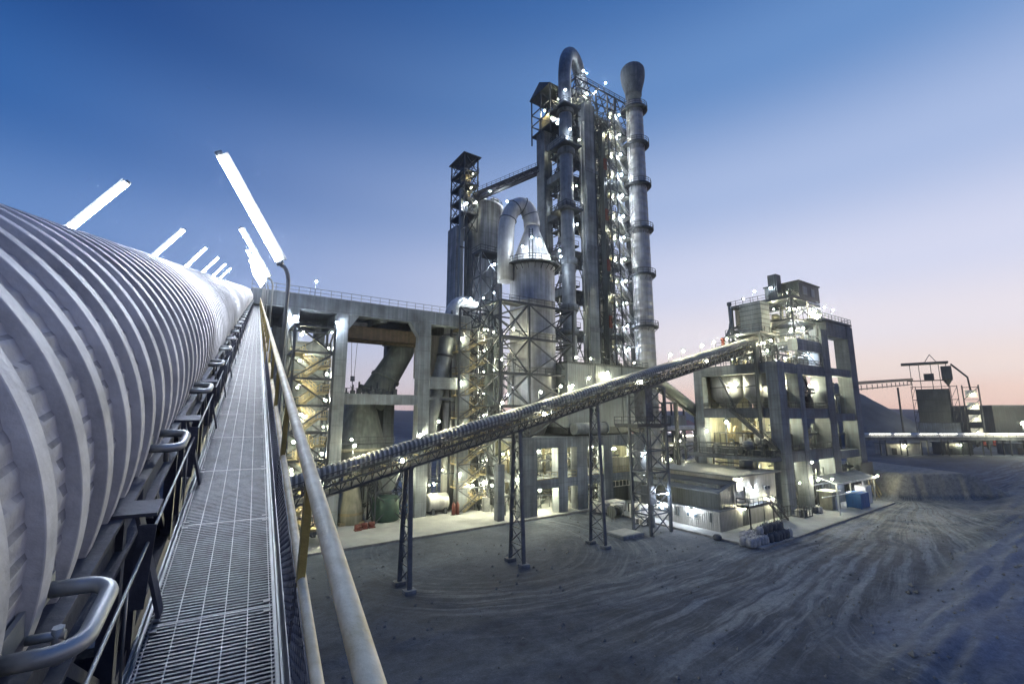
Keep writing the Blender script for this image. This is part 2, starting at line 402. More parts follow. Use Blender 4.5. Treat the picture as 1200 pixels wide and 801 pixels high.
    c = mixc(M('MULTIPLY', tracks, .6), c, (.23,.26,.30,1))
    c = mixc(M('MULTIPLY', M('MULTIPLY', step(sep.outputs[2], .3, 1.2), step(X, 100, 108)), .8), c, (.26,.25,.225,1))
    c = mixc(M('MULTIPLY', M('MULTIPLY', step(Yw, 17.5, 14), step(X, 34, 46)), .75), c, (.13,.16,.235,1))
    c = mix('MULTIPLY', .8, c, ramp(fine_, .33, (.45,.46,.5,1), .66, (1.3,1.28,1.25,1)))
    c = mix('MULTIPLY', .5, c, ramp(grit, .35, (.6,.6,.6,1), .65, (1.25,1.25,1.25,1)))
    off = None
    L.new(c, b.inputs['Base Color'])
    bp = N.new('ShaderNodeBump'); bp.inputs['Strength'].default_value = .45; bp.inputs['Distance'].default_value = .10
    ad = N.new('ShaderNodeMath'); ad.operation = 'ADD'
    L.new(M('ADD', M('MULTIPLY', f1, m1), M('MULTIPLY', f3, m3)), ad.inputs[0]); L.new(M('ADD', fine_, M('MULTIPLY', grit, .35)), ad.inputs[1])
    L.new(ad.outputs[0], bp.inputs['Height']); L.new(bp.outputs['Normal'], b.inputs['Normal'])
    return m
g = gm.build('ground', ground_mat()); tag(g, kind='structure')

PAVE = mat('pavement_concrete', (.29,.305,.32,1), .85, 0, .28, .18, 0, .25, 3)
pv = MB()
pv.prism([W(*p) for p in [(-28,58.9),(57,58.9),(57.2,31),(106,32.6),(107,52),(107,110),(-28,110)]], -.2, .12)
tag(pv.build('pavement', PAVE), kind='structure')
KERB = mat('kerb_concrete', (.22,.22,.22,1), .9, 0, .3, 1, 0, .3, 4)
kb = MB()
for a, b in (((-28,58.8),(56.9,58.8)), ((57.0,58.7),(57.1,30.9)), ((57.1,30.8),(106,32.4))):
    kb.bar(W(*a, .05), W(*b, .05), .3, .32)
tag(kb.build('kerb', KERB), kind='structure')

# hills on the horizon
HILL = mat('hill_earth', (.085,.09,.11,1), .95, 0, .25, .002, 0, 0, 1)
def hills(name, dist, a0, a1, hfun, n=160):
    b = MB(); vs = []; rows = 7
    for j in range(rows):
        for i in range(n+1):
            az = R(a0 + (a1-a0)*i/n); d = dist*(1 + .42*j/(rows-1)); h = hfun(math.degrees(az))
            k = math.sin(j/(rows-1)*PI*.5)
            vs.append((math.sin(az)*d, math.cos(az)*d, -2 + k*h*(1 + .10*mno.noise(Vector((az*40, j*1.7, dist*.01))))))
    b.add(vs, [(j*(n+1)+i, j*(n+1)+i+1, (j+1)*(n+1)+i+1, (j+1)*(n+1)+i) for j in range(rows-1) for i in range(n)], True)
    tag(b.build(name, HILL), kind='structure')
hills('hills', 1000, -70, 75, lambda a: 16 + 14 + 6*mno.noise(Vector((a*.07, 1, 4))) + 2*mno.noise(Vector((a*.3, 2, 4))))
hills('hill', 640, 30, 75, lambda a: 15 + 4*mno.noise(Vector((a*.12, 8, 4))))

# loose stones scattered over the yard
gr = MB(); rg_ = random.Random(11)
for k in range(2600):
    u = rg_.uniform(8, 112); v = rg_.uniform(8, 57)
    if on_pad(u, v) or rg_.random() < .35*(v > 20): continue
    r = rg_.choice((.04,.05,.06,.08,.1,.16)) * (1.9 if v < 17 and rg_.random() < .25 else 1); z = height(u, v); p = W(u, v, z + r*.25)
    o = []
    for (x, y, q) in ((1,0,0),(-.4,.9,0),(-.5,-.8,.1),(.2,.1,.9),(-.1,.1,-.6)): o.append((p.x+r*x*rg_.uniform(.7,1.3), p.y+r*y*rg_.uniform(.7,1.3), p.z+r*q*rg_.uniform(.6,1.2)))
    gr.add(o, [(0,1,3),(1,2,3),(2,0,3),(1,0,4),(2,1,4),(0,2,4)])
tag(gr.build('gravel', mat('stone', (.17,.18,.19,1), .9, 0, .4, .6, 0, .3, 8)), kind='stuff')

# ------------------------------------------------------------------ foreground gallery (axes: x = across, y = along, z = up from the slope)
DV = Vector((-.487,.842,.234)).normalized(); SV = DV.cross(Vector((0,0,1))).normalized(); NV = SV.cross(DV)
def fthing(name, s, a, n, label, cat, group=None):
    o = bpy.data.objects.new(name, None); col.objects.link(o); p = SV*s + DV*a + NV*n + Vector((0,0,ZC))
    o.matrix_world = Matrix(((SV.x,DV.x,NV.x,p.x),(SV.y,DV.y,NV.y,p.y),(SV.z,DV.z,NV.z,p.z),(0,0,0,1)))
    o['_o'] = (s, a, n); o.empty_display_size = .2
    return tag(o, label, cat, group)
CS, CN, CR = -1.946, -.958, 1.4
A0, A1 = -4.0, 88.0

conv = fthing('covered_conveyor', CS, 0, -2.6, 'huge ribbed half round conveyor cover of grey sheet climbing beside the grating walkway', 'conveyor')
# ribbed cover
cv = MB(); rib = .357; th0, th1 = -24, 204
def cover_rows(a_lo, a_hi, dth, crimp):
    cols = int((th1-th0)/dth)+1; rows = []; k0 = math.floor(a_lo/rib)
    x = k0
    while x*rib < a_hi:
        a = x*rib
        for da, dr, cr in ((.0,.0,.3),(.05,.0,.6),(.12,.0,1),(.18,.0,1),(.235,.0,.5),(.239,.042,0),(.242,.046,0),(.338,.046,0),(.340,.045,0),(.346,.0,.3)):
            if not crimp and da in (.05,.12,.18,.242,.338): continue
            rows.append((a+da, dr, cr))
        x += 1
    vs = []
    for a, dr, cr in rows:
        for i in range(cols):
            t = th0 + i*dth; r = CR - .052 + dr
            if crimp:
                ph = ((t + .5*math.sin(math.floor(a/rib)*7.3))/4.4) % 1.0
                r += cr*(.022*(ph if ph < .75 else (1-ph)/.25*.75) - .010) + cr*.004*mno.noise(Vector((a*2, t*.2, 0)))
            r += .004*mno.noise(Vector((a*.6, t*.04, 5)))
            vs.append((CS + r*math.cos(R(t)), a, CN + r*math.sin(R(t))))
    o_ = len(cv.f); per = 10 if crimp else 5
    cv.add(vs, [(j*cols+i, (j+1)*cols+i, (j+1)*cols+i+1, j*cols+i+1) for j in range(len(rows)-1) for i in range(cols-1)], True)
    for j in range(len(rows)-1):
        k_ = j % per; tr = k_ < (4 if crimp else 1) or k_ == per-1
        for i in range(cols-1):
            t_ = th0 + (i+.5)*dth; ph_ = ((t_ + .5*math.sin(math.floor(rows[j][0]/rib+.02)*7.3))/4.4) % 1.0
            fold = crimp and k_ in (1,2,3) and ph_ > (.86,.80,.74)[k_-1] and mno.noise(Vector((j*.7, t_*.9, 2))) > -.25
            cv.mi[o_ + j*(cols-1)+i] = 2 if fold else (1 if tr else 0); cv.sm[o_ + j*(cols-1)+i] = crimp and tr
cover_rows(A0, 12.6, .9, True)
cover_rows(12.852, 21.0, 3, False)
cover_rows(21.06, A1, 3, False)
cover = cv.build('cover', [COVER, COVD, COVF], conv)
# section flanges every six ribs
for k in range(-2, 40):
    a = k*2.142 + .29
    if a > 84: break
# handles on the cover edge
HA = [2.02 + 2.142*k for k in range(-2, 30)]
def handle_mesh(a):
    b = MB(); n = -1.2; s0, s1 = -.585, -.40; w = .20; r = .03
    P = [(s0, a+w, n)]
    for k in range(7):
        t = PI/2*k/6; P.append((s1-.09+.09*math.sin(t), a+w-.09+.09*math.cos(t), n))
    for k in range(7):
        t = PI/2*k/6; P.append((s1-.09+.09*math.cos(t), a-w+.09-.09*math.sin(t), n))
    P.append((s0+.005, a-w, n))
    b.tube(P, r, 10)
    b.bar((s0-.012, a-w-.06, n), (s0-.012, a+w+.06, n), .015, .09)
    b.tube([(s0+.08,a,n-.16),(s0+.08,a,n-.03)], .018, 6); b.tube([(s0+.0,a,n-.06),(s0+.1,a,n-.06)], .016, 6)
    return b
for i, a in enumerate(HA): handle_mesh(a).build('handle', DKST if i < 0 else GALV, conv)
# stringer, idler brackets, legs
st = MB()
for s in (-.66, -3.23):
    st.box(s-.05, s+.05, A0, A1, -1.62, -1.36); st.box(s-.11, s+.11, A0, A1, -1.37, -1.345); st.box(s-.11, s+.11, A0, A1, -1.64, -1.615)
    st.box(s-.07, s+.07, A0, A1, -2.75, -2.55)
for s in (-.66, -3.23):
    k = 0; a = A0
    while a < 40:
        st.bar((s, a, -1.6), (s, a+1.07, -2.6), .06); st.bar((s, a+1.07, -2.6), (s, a+2.14, -1.6), .06); a += 2.142
st.build('stringer_frame', DKST, conv)
for k in range(-2, 30):
    a = 1.1 + 2.142*k; b = MB()
    b.box(-.74, -.40, a-.1, a+.1, -1.345, -1.325)
    b.bar((-.5, a, -1.35), (-.36, a, -2.0), .02, .11, (0,1,0)); b.bar((-.62, a+.12, -1.36), (-.62, a+.12, -2.6), .09)
    b.bar((-.44, a-.08, -1.40), (-.47, a-.08, -1.9), .08, .012, (0,1,0))
    for q in (-.07,.07): b.tube([(-.66, a+q, -1.33),(-.66, a+q, -1.25)], .02, 6)
    b.build('bracket', DKST, conv)
ch = MB()
for k in range(-2, 30):
    a = 1.7 + 2.142*k; ch.bar((-.62, a, -1.4), (-.62, a, -2.65), .1, .1)
    ch.bar((-3.25, a, -2.62), (-.4, a, -2.62), .1, .12)
ch.build('cross_frame', DKST, conv)
pc = MB(); pc.tube([(-.435, A0, -1.5)] + [(-.435, a, -1.5-.012*((a/2.142) % 1)) for a in range(-3, 88, 2)], .009, 6)
for k in range(-2, 30):
    a = .55 + 2.142*k; pc.tube([(-.435, a, -1.5),(-.435, a, -2.0)], .007, 5)
pc.build('pull_cord', GALV, conv)
bl = MB(); bl.box(-2.9, -1.0, A0, A1, -1.42, -1.36); bl.box(-2.7, -1.2, A0, A1, -2.4, -2.37)
bl.build('belt', BLACK, conv)
# trestle legs of the gallery
for a in (14, 34, 54, 74):
    p = SV*CS + DV*a + NV*(-2.75); hz = ZC + p.z; b = MB()
    for s in (-3.2, -.7):
        top = Vector((s, a, -2.75)); drop = Vector((SV.z, DV.z, NV.z))*(-hz+.15); b.bar(top, top+drop, .35, .35, (0,1,0))
    b.build('support_leg', DKST, conv)

# walkway
walk = fthing('walkway', 0, 0, -2.0, 'narrow inclined steel grating walkway between the ribbed conveyor and the yellow handrail', 'walkway')
pm = MB(); PL = 1.30; s0, s1 = -.405, .242
for i in range(6):
    s = s0 + .02 + (s1-s0-.04)*i/5; pm.box(s-.0032, s+.0032, .006, PL-.006, -.030, .0035)
pm.slot = 1; nb = 42
for i in range(nb):
    y = .02 + (PL-.04)*i/(nb-1); pm.box(s0+.004, s1-.004, y-.0075, y+.0075, -.024, -.001)
pm.slot = 0; pm.box(s0, s1, .0, .006, -.03, .002); pm.box(s0, s1, PL-.006, PL, -.03, .002); pm.box(s0, s0+.005, 0, PL, -.03, .002); pm.box(s1-.005, s1, 0, PL, -.03, .002)
for (x, y) in ((s0+.035,.05),(s1-.035,.05),(s0+.035,PL-.05),(s1-.035,PL-.05)): pm.box(x-.02, x+.02, y-.012, y+.012, .0035, .009)
p0 = pm.build('grating_panel', [GRATL, GRATE], walk, off=(0,0,0)); a = .52 - 1.3*4; p0.location = (0, a, 0)
while a < A1-2:
    a += 1.30
    c = p0.copy(); col.objects.link(c); c.parent = walk; c.location = (0, a, 0)
b = MB()
for s in (-.43, .268):
    b.box(s-.006, s+.006, A0, A1, -2.16, -1.985); b.box(min(s,s*.88), max(s,s*.88), A0, A1, -2.045, -2.034)
b.build('side_beam', GALV, walk)
b = MB(); a = A0
while a < A1: b.box(-.43, .27, a, a+.06, -2.13, -2.036); a += 1.3
b.build('cross_bearer', DKST, walk)

# handrail
hr = fthing('handrail', .3, 0, -2.0, 'yellow posted steel handrail with pale worn top rail along the grating walkway', 'handrail')
b = MB(); b.tube([(.318, a, -.935) for a in range(-4, 89, 4)], .036, 16); b.build('top_rail', RAILM, hr)
b = MB(); b.tube([(.312, a, -1.45) for a in range(-4, 89, 4)], .024, 12); b.build('mid_rail', RAILM, hr)
b = MB(); b.box(.278, .284, A0, A1, -1.985, -1.84); b.build('toe_board', GALV, hr)
a = .45 - 4
while a < 86:
    b = MB(); b.box(.289, .301, a-.035, a+.035, -2.15, -.965); b.box(.301, .325, a-.035, a-.025, -2.1, -.965)
    b.box(.285, .289, a-.03, a+.03, -2.13, -2.02); b.build('post', YEL, hr); a += 2.0
a = .45 - 4
for i in range(8):
    b = MB(); n = 26
    for k in range(n+1):
        y = a+.05 + 1.9*k/n; b.bar((.287, y, -1.83), (.287, y+.05, -1.47), .006, .009)
    for k in range(10):
        z = -1.83 + .36*k/9; b.bar((.287, a+.05, z), (.287, a+1.95, z), .009, .006)
    b.build('mesh_panel', DKST, hr); a += 2.0

# tube lamps over the conveyor
nm_r = ['nearest big tube lamp slanting from a curved pole above the yellow handrail', 'second tube lamp on a curved pole behind the biggest slanting tube lamp', 'third tube lamp on a curved pole up the walkway',
        'fourth tube lamp on a curved pole up the walkway', 'fifth tube lamp on a curved pole up the walkway', 'small far tube lamp near the upper end of the walkway', 'smallest tube lamp at the upper end of the handrail']
for i, a in enumerate((9.0, 19.0, 28.4, 37.8, 47.2, 56.6, 66)):
    t = fthing('lamp_post', .45, a, -1.9, nm_r[i], 'lamp', 'tube lamps on poles along the walkway')
    b = MB(); P = [(.45, a, -2.1), (.45, a, .15)] + [(.45-.13*(1-math.cos(k*PI/10)), a, .15+.34*math.sin(k*PI/10)) for k in range(1, 6)] + [(.26, a, .56)]
    b.tube(P, .035, 10); b.bar((.45, a, -1.2), (.28, a, -1.2), .05); b.bar((.45, a, -1.75), (.28, a, -1.75), .05); b.build('pole', GALV, t)
    p, q = Vector((.28, a-.02, .54)), Vector((-.72, a-.02, 2.12)); d = (q-p).normalized(); nn = Vector((-d.z, 0, d.x))
    b = MB(); b.bar(p + nn*-.095, q + nn*-.095, .07, .03, (0,1,0)); b.tube([p-d*.05, p+d*.02], .06, 8); b.build('housing', GALV, t)
    b = MB(); b.tube([p+d*.03, q-d*.03], .05, 12); b.build('tube', TUBE, t)
    for e, sg in ((p,1),(q,-1)):
        b = MB(); b.tube([e-d*sg*.05, e+d*sg*.028], .058, 12); b.build('end_cap', GALV, t)
nm_l = ['big tube lamp rising behind the ribbed cover at the far left', 'second tube lamp rising behind the ribbed cover', 'third tube lamp behind the ribbed cover', 'fourth small tube lamp behind the ribbed cover',
        'fifth small tube lamp behind the ribbed cover', 'sixth tiny tube lamp behind the conveyor crest']
for i, a in enumerate((14.6, 24.4, 34.0, 43.5, 53, 62.5)):
    t = fthing('lamp_post', -4.35, a, -1.9, nm_l[i], 'lamp', 'tube lamps behind the conveyor cover')
    b = MB(); P = [(-4.35, a, -2.1), (-4.35, a, .15)] + [(-4.35+.13*(1-math.cos(k*PI/10)), a, .15+.34*math.sin(k*PI/10)) for k in range(1, 6)] + [(-4.16, a, .56)]
    b.tube(P, .035, 10); b.bar((-4.35, a, -1.5), (-3.3, a, -1.5), .06); b.build('pole', GALV, t)
    p, q = Vector((-4.18, a-.02, .6)), Vector((-2.98, a-.02, 2.25)); d = (q-p).normalized(); nn = Vector((-d.z, 0, d.x))
    b = MB(); b.bar(p + nn*.095, q + nn*.095, .07, .03, (0,1,0)); b.bar(p+nn*.2+d*.3, p+nn*.09+d*.3, .04); b.build('housing', GALV, t)
    b = MB(); b.tube([p+d*.03, q-d*.03], .05, 12); b.build('tube', TUBE, t)
    for e, sg in ((p,1),(q,-1)):
        b = MB(); b.tube([e-d*sg*.05, e+d*sg*.028], .058, 12); b.build('end_cap', GALV, t)

# ------------------------------------------------------------------ plant helpers
def lattice(b, p, q, w, n, r=.05, dirv=(1,0,0), chord=.1):
    """flat zigzag girder between p and q, chords offset by w along dirv"""
    p = Vector(p); q = Vector(q); o = Vector(dirv)*w/2
    b.bar(p-o, q-o, chord); b.bar(p+o, q+o, chord)
    for i in range(n):
        a = p + (q-p)*(i/n); c = p + (q-p)*((i+1)/n)
        b.bar(a-o if i%2 else a+o, c+o if i%2 else c-o, r); b.bar(c-o, c+o, r)
def frame_tower(t, u0, u1, v0, v1, z0, levels, mt, colw=.28, brace='X', bracer=.14, faces='uvUV'):
    for (x, y) in ((u0,v0),(u1,v0),(u1,v1),(u0,v1)):
        MB().bar((x,y,z0),(x,y,levels[-1]), colw).build('column', mt, t)
    zs = [z0] + levels
    for f, (a, c) in {'v':((u0,v0),(u1,v0)), 'U':((u1,v0),(u1,v1)), 'V':((u1,v1),(u0,v1)), 'u':((u0,v1),(u0,v0))}.items():
        if f not in faces: continue
        b = MB()
        for i in range(1, len(zs)):
            b.bar((*a,zs[i]),(*c,zs[i]), bracer*1.3)
            if brace == 'X' or (brace == 'Z' and i % 2): b.bar((*a,zs[i-1]),(*c,zs[i]), bracer)
            if brace == 'X' or (brace == 'Z' and not i % 2): b.bar((*c,zs[i-1]),(*a,zs[i]), bracer)
            if brace == 'K':
                m = ((a[0]+c[0])/2,(a[1]+c[1])/2); b.bar((*a,zs[i-1]),(*m,zs[i]), bracer); b.bar((*c,zs[i-1]),(*m,zs[i]), bracer)
        b.build('bracing', mt, t)
def flight(t, u0, u1, v0, v1, za, zb, mt):
    """one stair flight from (u0,za) to (u1,zb)"""
    b = MB(); n = max(6, int(abs(zb-za)/.24))
    for y in (v0, v1):
        b.bar((u0,y,za),(u1,y,zb), .06, .32); b.bar((u0,y,za+1),(u1,y,zb+1), .07); b.bar((u0,y,za+.55),(u1,y,zb+.55), .05)
        for k in range(5):
            x = u0+(u1-u0)*k/4; z = za+(zb-za)*k/4; b.bar((x,y,z),(x,y,z+1), .06)
    for k in range(n):
        x = u0+(u1-u0)*(k+.5)/n; z = za+(zb-za)*(k+.5)/n; b.box(x-.15,x+.15,v0,v1,z-.03,z)
    b.build('stair_flight', mt, t)
def stairs(t, u0, u1, v0, v1, zs, mt, lm=None, land=1.3, lampk='w', both=False):
    vm = (v0+v1)/2
    for i in range(len(zs)-1):
        za, zb = zs[i], zs[i+1]; zm = (za+zb)/2
        flight(t, u0+land, u1-land, v0+.05, vm-.05, za, zm, mt); flight(t, u1-land, u0+land, vm+.05, v1-.05, zm, zb, mt)
        for (x0, x1, z) in ((u1-land,u1,zm),(u0,u0+land,zb)):
            MB().box(x0,x1,v0,v1,z-.14,z).build('landing', mt, t)
        b = MB(); b.rail([(u1-land,v0,zm),(u1,v0,zm),(u1,v1,zm)], 1.05, 1.2, .04); b.build('railing', mt, t)
        b = MB(); b.rail([(u0+land,v0,zb),(u0,v0,zb),(u0,v1,zb)], 1.05, 1.2, .04); b.build('railing', mt, t)
        if lampk:
            lamp(t, u1-.35, v0+.5, zm+2.4, lampk)
            if both or i % 2 == 0: lamp(t, u0+.7, v0+.7, zb+2.3, lampk)
def slab_floor(t, u0, u1, v0, v1, z, th, mt, rail=None):
    MB().box(u0,u1,v0,v1,z-th,z).build('floor_slab', mt, t)
    if rail:
        b = MB(); b.rail([Vector(p) for p in rail], 1.1, 1.6, .045); b.build('railing', STEEL, t)
def clutter(name, u0, u1, v0, v1, z, h, seed, label, cat='machinery', mt=None, group=None, n=1.):
    """pumps, ducts, tanks and pipe runs standing on one floor"""
    rnd = random.Random(seed); t = thing(name, (u0+u1)/2, (v0+v1)/2, z, label, cat, group); L = u1-u0; D = v1-v0
    pal = mt or [GREEN, GALV, YELS, DUCT, INNER, CLADD]
    for k in range(max(2, int(L*.45*n))):
        x = rnd.uniform(u0+.6,u1-.6); y = rnd.uniform(v0+.5,v1-.5); r = rnd.uniform(.4,.95); hh = rnd.uniform(.35,.8)*h; m = rnd.choice(pal); c = rnd.random()
        b = MB()
        if c < .3:
            b.lathe(x,y,[(r*.4,z+.02),(r*.45,z+hh*.3),(r,z+hh*.45),(r,z+hh*.9),(r*.7,z+hh)],16)
            for q in range(4): b.bar((x+r*.7*math.cos(q*PI/2),y+r*.7*math.sin(q*PI/2),z),(x+r*.7*math.cos(q*PI/2),y+r*.7*math.sin(q*PI/2),z+hh*.5),.1)
            b.build('tank', m, t)
        elif c < .6:
            b.box(x-r,x+r,y-r*.7,y+r*.7,z+.01,z+.25); b.tube([(x-r*.9,y,z+.25+r*.6),(x+r*.5,y,z+.25+r*.6)], r*.55, 14); b.tube([(x+r*.5,y,z+.25+r*.6),(x+r*.95,y,z+.25+r*.6)], r*.25, 10)
            b.box(x-r*.3,x+r*.3,y-r*.3,y+r*.3,z+.25+r*1.1,z+.25+r*1.5); b.build('motor', m, t)
        else:
            b.box(x-r*.7,x+r*.7,y-r*.5,y+r*.5,z+.12,z+hh*.75); b.box(x-r*.75,x+r*.75,y-r*.55,y+r*.55,z+hh*.75,z+hh*.8); b.box(x-r*.72,x+r*.72,y-r*.52,y+r*.52,z,z+.12)
            b.box(x-r*.5,x+r*.5,y-r*.5-.02,y-r*.5-.005,z+.4,z+hh*.6); b.build('cabinet', m, t)
    for k in range(max(3, int(L*.6*n))):
        x = rnd.uniform(u0+.4,u1-.4); y = rnd.uniform(v0+.3,v1-.3); r = rnd.uniform(.07,.24); zz = z+rnd.uniform(.45,.93)*h; b = MB(); x2 = min(u1-.2, max(u0+.2, x+rnd.uniform(-5,5)))
        if rnd.random() < .6: P = [(x,y,z),(x,y,zz-.3),(x+(.1 if x2>x else -.1),y,zz-.08),(x+(.35 if x2>x else -.35),y,zz),(x2,y,zz)]
        else: P = [(x,y,z),(x,y,z+h*.97)]
        b.tube(P, r, 9); b.build('pipe', rnd.choice(pal), t)
    b = MB()
    for k in range(int(L/1.9)+1):
        x = u0+.2+k*1.9
        if x > u1: break
        b.bar((x,v0+.15,z),(x,v0+.15,z+h*.55),.1); b.bar((x,v1-.2,z),(x,v1-.2,z+h*.55),.1); b.bar((x,v0+.15,z+h*.55),(x,v1-.2,z+h*.55),.1)
    b.bar((u0+.2,v0+.15,z+h*.55),(u1-.2,v0+.15,z+h*.55),.12); b.bar((u0+.2,v1-.2,z+h*.55),(u1-.2,v1-.2,z+h*.55),.12)
    for i in range(max(2,int(L/3))):
        x = u0+.3+i*3; b.bar((x,v0+.15,z+.1),(min(x+2.6,u1-.2),v0+.15,z+h*.55),.07)
    b.rail([(u0+.2,v0+.15,z+h*.55+.06),(u1-.2,v0+.15,z+h*.55+.06)],1.0,1.4,.035); b.build('platform_frame', STEEL, t)
    return t
def arc(p, q, up, n=14, squash=1.):
    """half loop from p to q rising by up"""
    p = Vector(p); q = Vector(q); c = (p+q)/2; a = (p-q)/2; P = []
    for i in range(n+1):
        t = PI*i/n; P.append(c + a*math.cos(t) + Vector((0,0,up))*math.sin(t))
    return P

# ------------------------------------------------------------------ main conveyor across the yard
def cz(u): return 9.0 + .2535*(u-9.5)          # underside of the truss
CVv = 43.5
t = thing('conveyor_bridge', 17, CVv, cz(17), 'long inclined conveyor bridge with ribbed rounded cover crossing the yard up to the right building', 'conveyor')
def cpt(u, dv, dz): return (u, CVv+dv, cz(u)+dz)
u0, u1 = -3, 83.5
b = MB(); n = int((u1-u0)/.14); vs_c = []; cols = 11
rows = []
x = u0
while x < u1:
    rows += [(x,0.),(x+.24,0.),(x+.27,.08),(x+.41,.08)]; x += .44
for (xx, dr) in rows:
    for k in range(cols):
        th = R(-10 + 200*k/(cols-1)); r = .82+dr; vs_c.append(cpt(xx, r*math.cos(th)*1.0, 1.72 + r*math.sin(th)*.95))
b.add(vs_c, [(j*cols+i,(j+1)*cols+i,(j+1)*cols+i+1,j*cols+i+1) for j in range(len(rows)-1) for i in range(cols-1)])
b.mi = [1 if (i//(cols-1))%4 in (0,) else 0 for i in range(len(b.f))]; b.build('cover', [DUST, DUSTD], t)
b = MB()
for dv in (-1.15, .95):
    for dz in (.12, 1.45): b.bar(cpt(u0,dv,dz), cpt(u1,dv,dz), .16, .2)
    k = u0; i = 0
    while k < u1-.8:
        b.bar(cpt(k,dv,.12 if i%2 else 1.45), cpt(k+.9,dv,1.45 if i%2 else .12), .09); b.bar(cpt(k,dv,.12),cpt(k,dv,1.45),.07); k += .9; i += 1
k = u0
while k < u1: b.bar(cpt(k,-1.15,.1),cpt(k,.95,.1),.12); k += 1.8
b.build('truss', STEEL, t)
b = MB(); b.add([cpt(u0,-1.15,.3),cpt(u1,-1.15,.3),cpt(u1,.9,.3),cpt(u0,.9,.3),cpt(u0,-1.15,.24),cpt(u1,-1.15,.24),cpt(u1,.9,.24),cpt(u0,.9,.24)],[(0,1,2,3),(7,6,5,4),(0,4,5,1),(2,6,7,3)]); b.build('deck_plate', DUST, t)
b = MB()
for k in range(int((u1-u0)/1.1)):
    x = u0+1.1*k; b.bar(cpt(x,-.55,.95), cpt(x,.55,.95), .14); b.bar(cpt(x,-.5,.3), cpt(x,-.5,.95), .07); b.bar(cpt(x,.5,.3), cpt(x,.5,.95), .07)
b.build('idler_rack', YELS, t)
b = MB(); b.rail([cpt(u0,-1.85,1.0),cpt(u1,-1.85,1.0)],1.05,1.5,.04,False)
b.add([cpt(u0,-1.9,1.0),cpt(u1,-1.9,1.0),cpt(u1,-1.15,1.0),cpt(u0,-1.15,1.0),cpt(u0,-1.9,.92),cpt(u1,-1.9,.92),cpt(u1,-1.15,.92),cpt(u0,-1.15,.92)],[(0,1,2,3),(7,6,5,4),(0,4,5,1),(2,6,7,3)])
k = u0
while k < u1: b.bar(cpt(k,-1.15,.2),cpt(k,-1.85,.95),.07); k += 1.8
b.build('side_walkway', STEEL, t)
for i, u in enumerate((12.0, 20.5, 28.4, 34.0, 37.2, 42.0, 45.6, 59.5, 62.8, 68, 71.5, 75.5, 79)):
    x, y, z = cpt(u, 1.05, 1.45); lamp(t, x, y, z, 'p')
    for dv in (): pass
for u in (16, 33, 50, 66):
    x, y, z = cpt(u, -1.3, 1.35); lamp(t, x, y+.1, z-.2, 's')
b = MB(); x,y,z = cpt(73.6,.2,2.5); b.tube([(x,y,z-.3),(x,y,z+.9)],.3,12); b.lathe(x,y,[(.4,z+.9),(.4,z+1.2),(.2,z+1.4)],12); b.build('vent_box', REDD, t)
lbl = ['lattice trestle leg pair nearest the walkway, holding the low end of the conveyor bridge', 'second lattice trestle from the left under the conveyor bridge', 'third lattice trestle under the conveyor bridge before the grey silo base']
for i, u in enumerate((17.0, 29.8, 42.0)):
    top = cz(u)+.1
    q = thing('trestle', u, CVv, 0, lbl[i], 'trestle', 'lattice trestles of the conveyor bridge')
    w0, w1 = 2.6, 1.2
    for s in (-1, 1):
        b = MB(); vb, vt = CVv+s*w0/2-.3, CVv+s*w1/2-.3
        for du in (-.16,.16): b.bar((u+du,vb,0),(u+du,vt,top),.13)
        for k in range(int(top/.55)):
            za = top*k/int(top/.55); zb = top*(k+1)/int(top/.55); f = lambda z: vb+(vt-vb)*z/top
            b.bar((u-.16,f(za),za),(u+.16,f(zb),zb),.06)
        b.bar((u,vb,0),(u,vt,top),.16,.34)
        b.build('leg', STEEB, q)
        MB().cbox(u-.55,u+.55,vb-.45,vb+.45,-.15,.28,.08).build('footing', CON, q)
    b = MB(); m = int(top/1.6)
    for k in range(m):
        za = .3+(top-.6)*k/m; zb = .3+(top-.6)*(k+1)/m; g = lambda z: (w0+(w1-w0)*z/top)/2
        b.bar((u,CVv-.3-g(za),za),(u,CVv-.3+g(zb),zb),.09); b.bar((u,CVv-.3+g(za),za),(u,CVv-.3-g(zb),zb),.09); b.bar((u,CVv-.3-g(zb),zb),(u,CVv-.3+g(zb),zb),.09)
    b.build('bracing', STEEB, q)
    b = MB(); b.bar((u,CVv-1.3,top),(u,CVv+1.1,top),.3,.3); b.build('head_beam', STEEB, q)
# steel support tower with platform
t = thing('support_tower', 53, 44, 0, 'square steel support tower with railed platform under the conveyor bridge beside the shed', 'steel tower')
zt = cz(53)
frame_tower(t, 51, 55.2, 42.4, 45.4, 0, [2.6,5.2,8.1,11,14.2,17,zt-.1], STEEB, .34, 'Z', .13)
slab_floor(t, 48.6, 55.6, 41.8, 46, 14.6, .25, STEEL, [(48.6,46,14.6),(48.6,41.8,14.6),(55.6,41.8,14.6)])
b = MB()
for (x,y) in ((48.8,42),(48.8,45.8)): b.bar((x,y,14.4),(51,y,11.2),.14)
b.build('bracing', STEEB, t)
b = MB(); b.box(51.6,53.2,42.9,44.8,15,zt-.05); b.build('take_up_box', DKST, t)
b = MB(); b.box(51.9,53.1,43,44.6,3.8,6.2); b.bar((52.5,43.8,6.2),(52.5,43.8,14.4),.1); b.build('counterweight', STEEB, t)
lamp(t, 54.2, 42.1, 5.2, 'c')
t = thing('footing_slab', 48.5, 44.8, 0, 'low square concrete slab lying on the dirt beside the steel support tower', 'slab')
MB().cbox(46.6,50.6,43.2,46.6,-.1,.32,.05).build('slab', CONL, t); MB().cbox(46.9,50.3,43.5,46.3,.32,.36,.05).build('cap', PAVE, t)

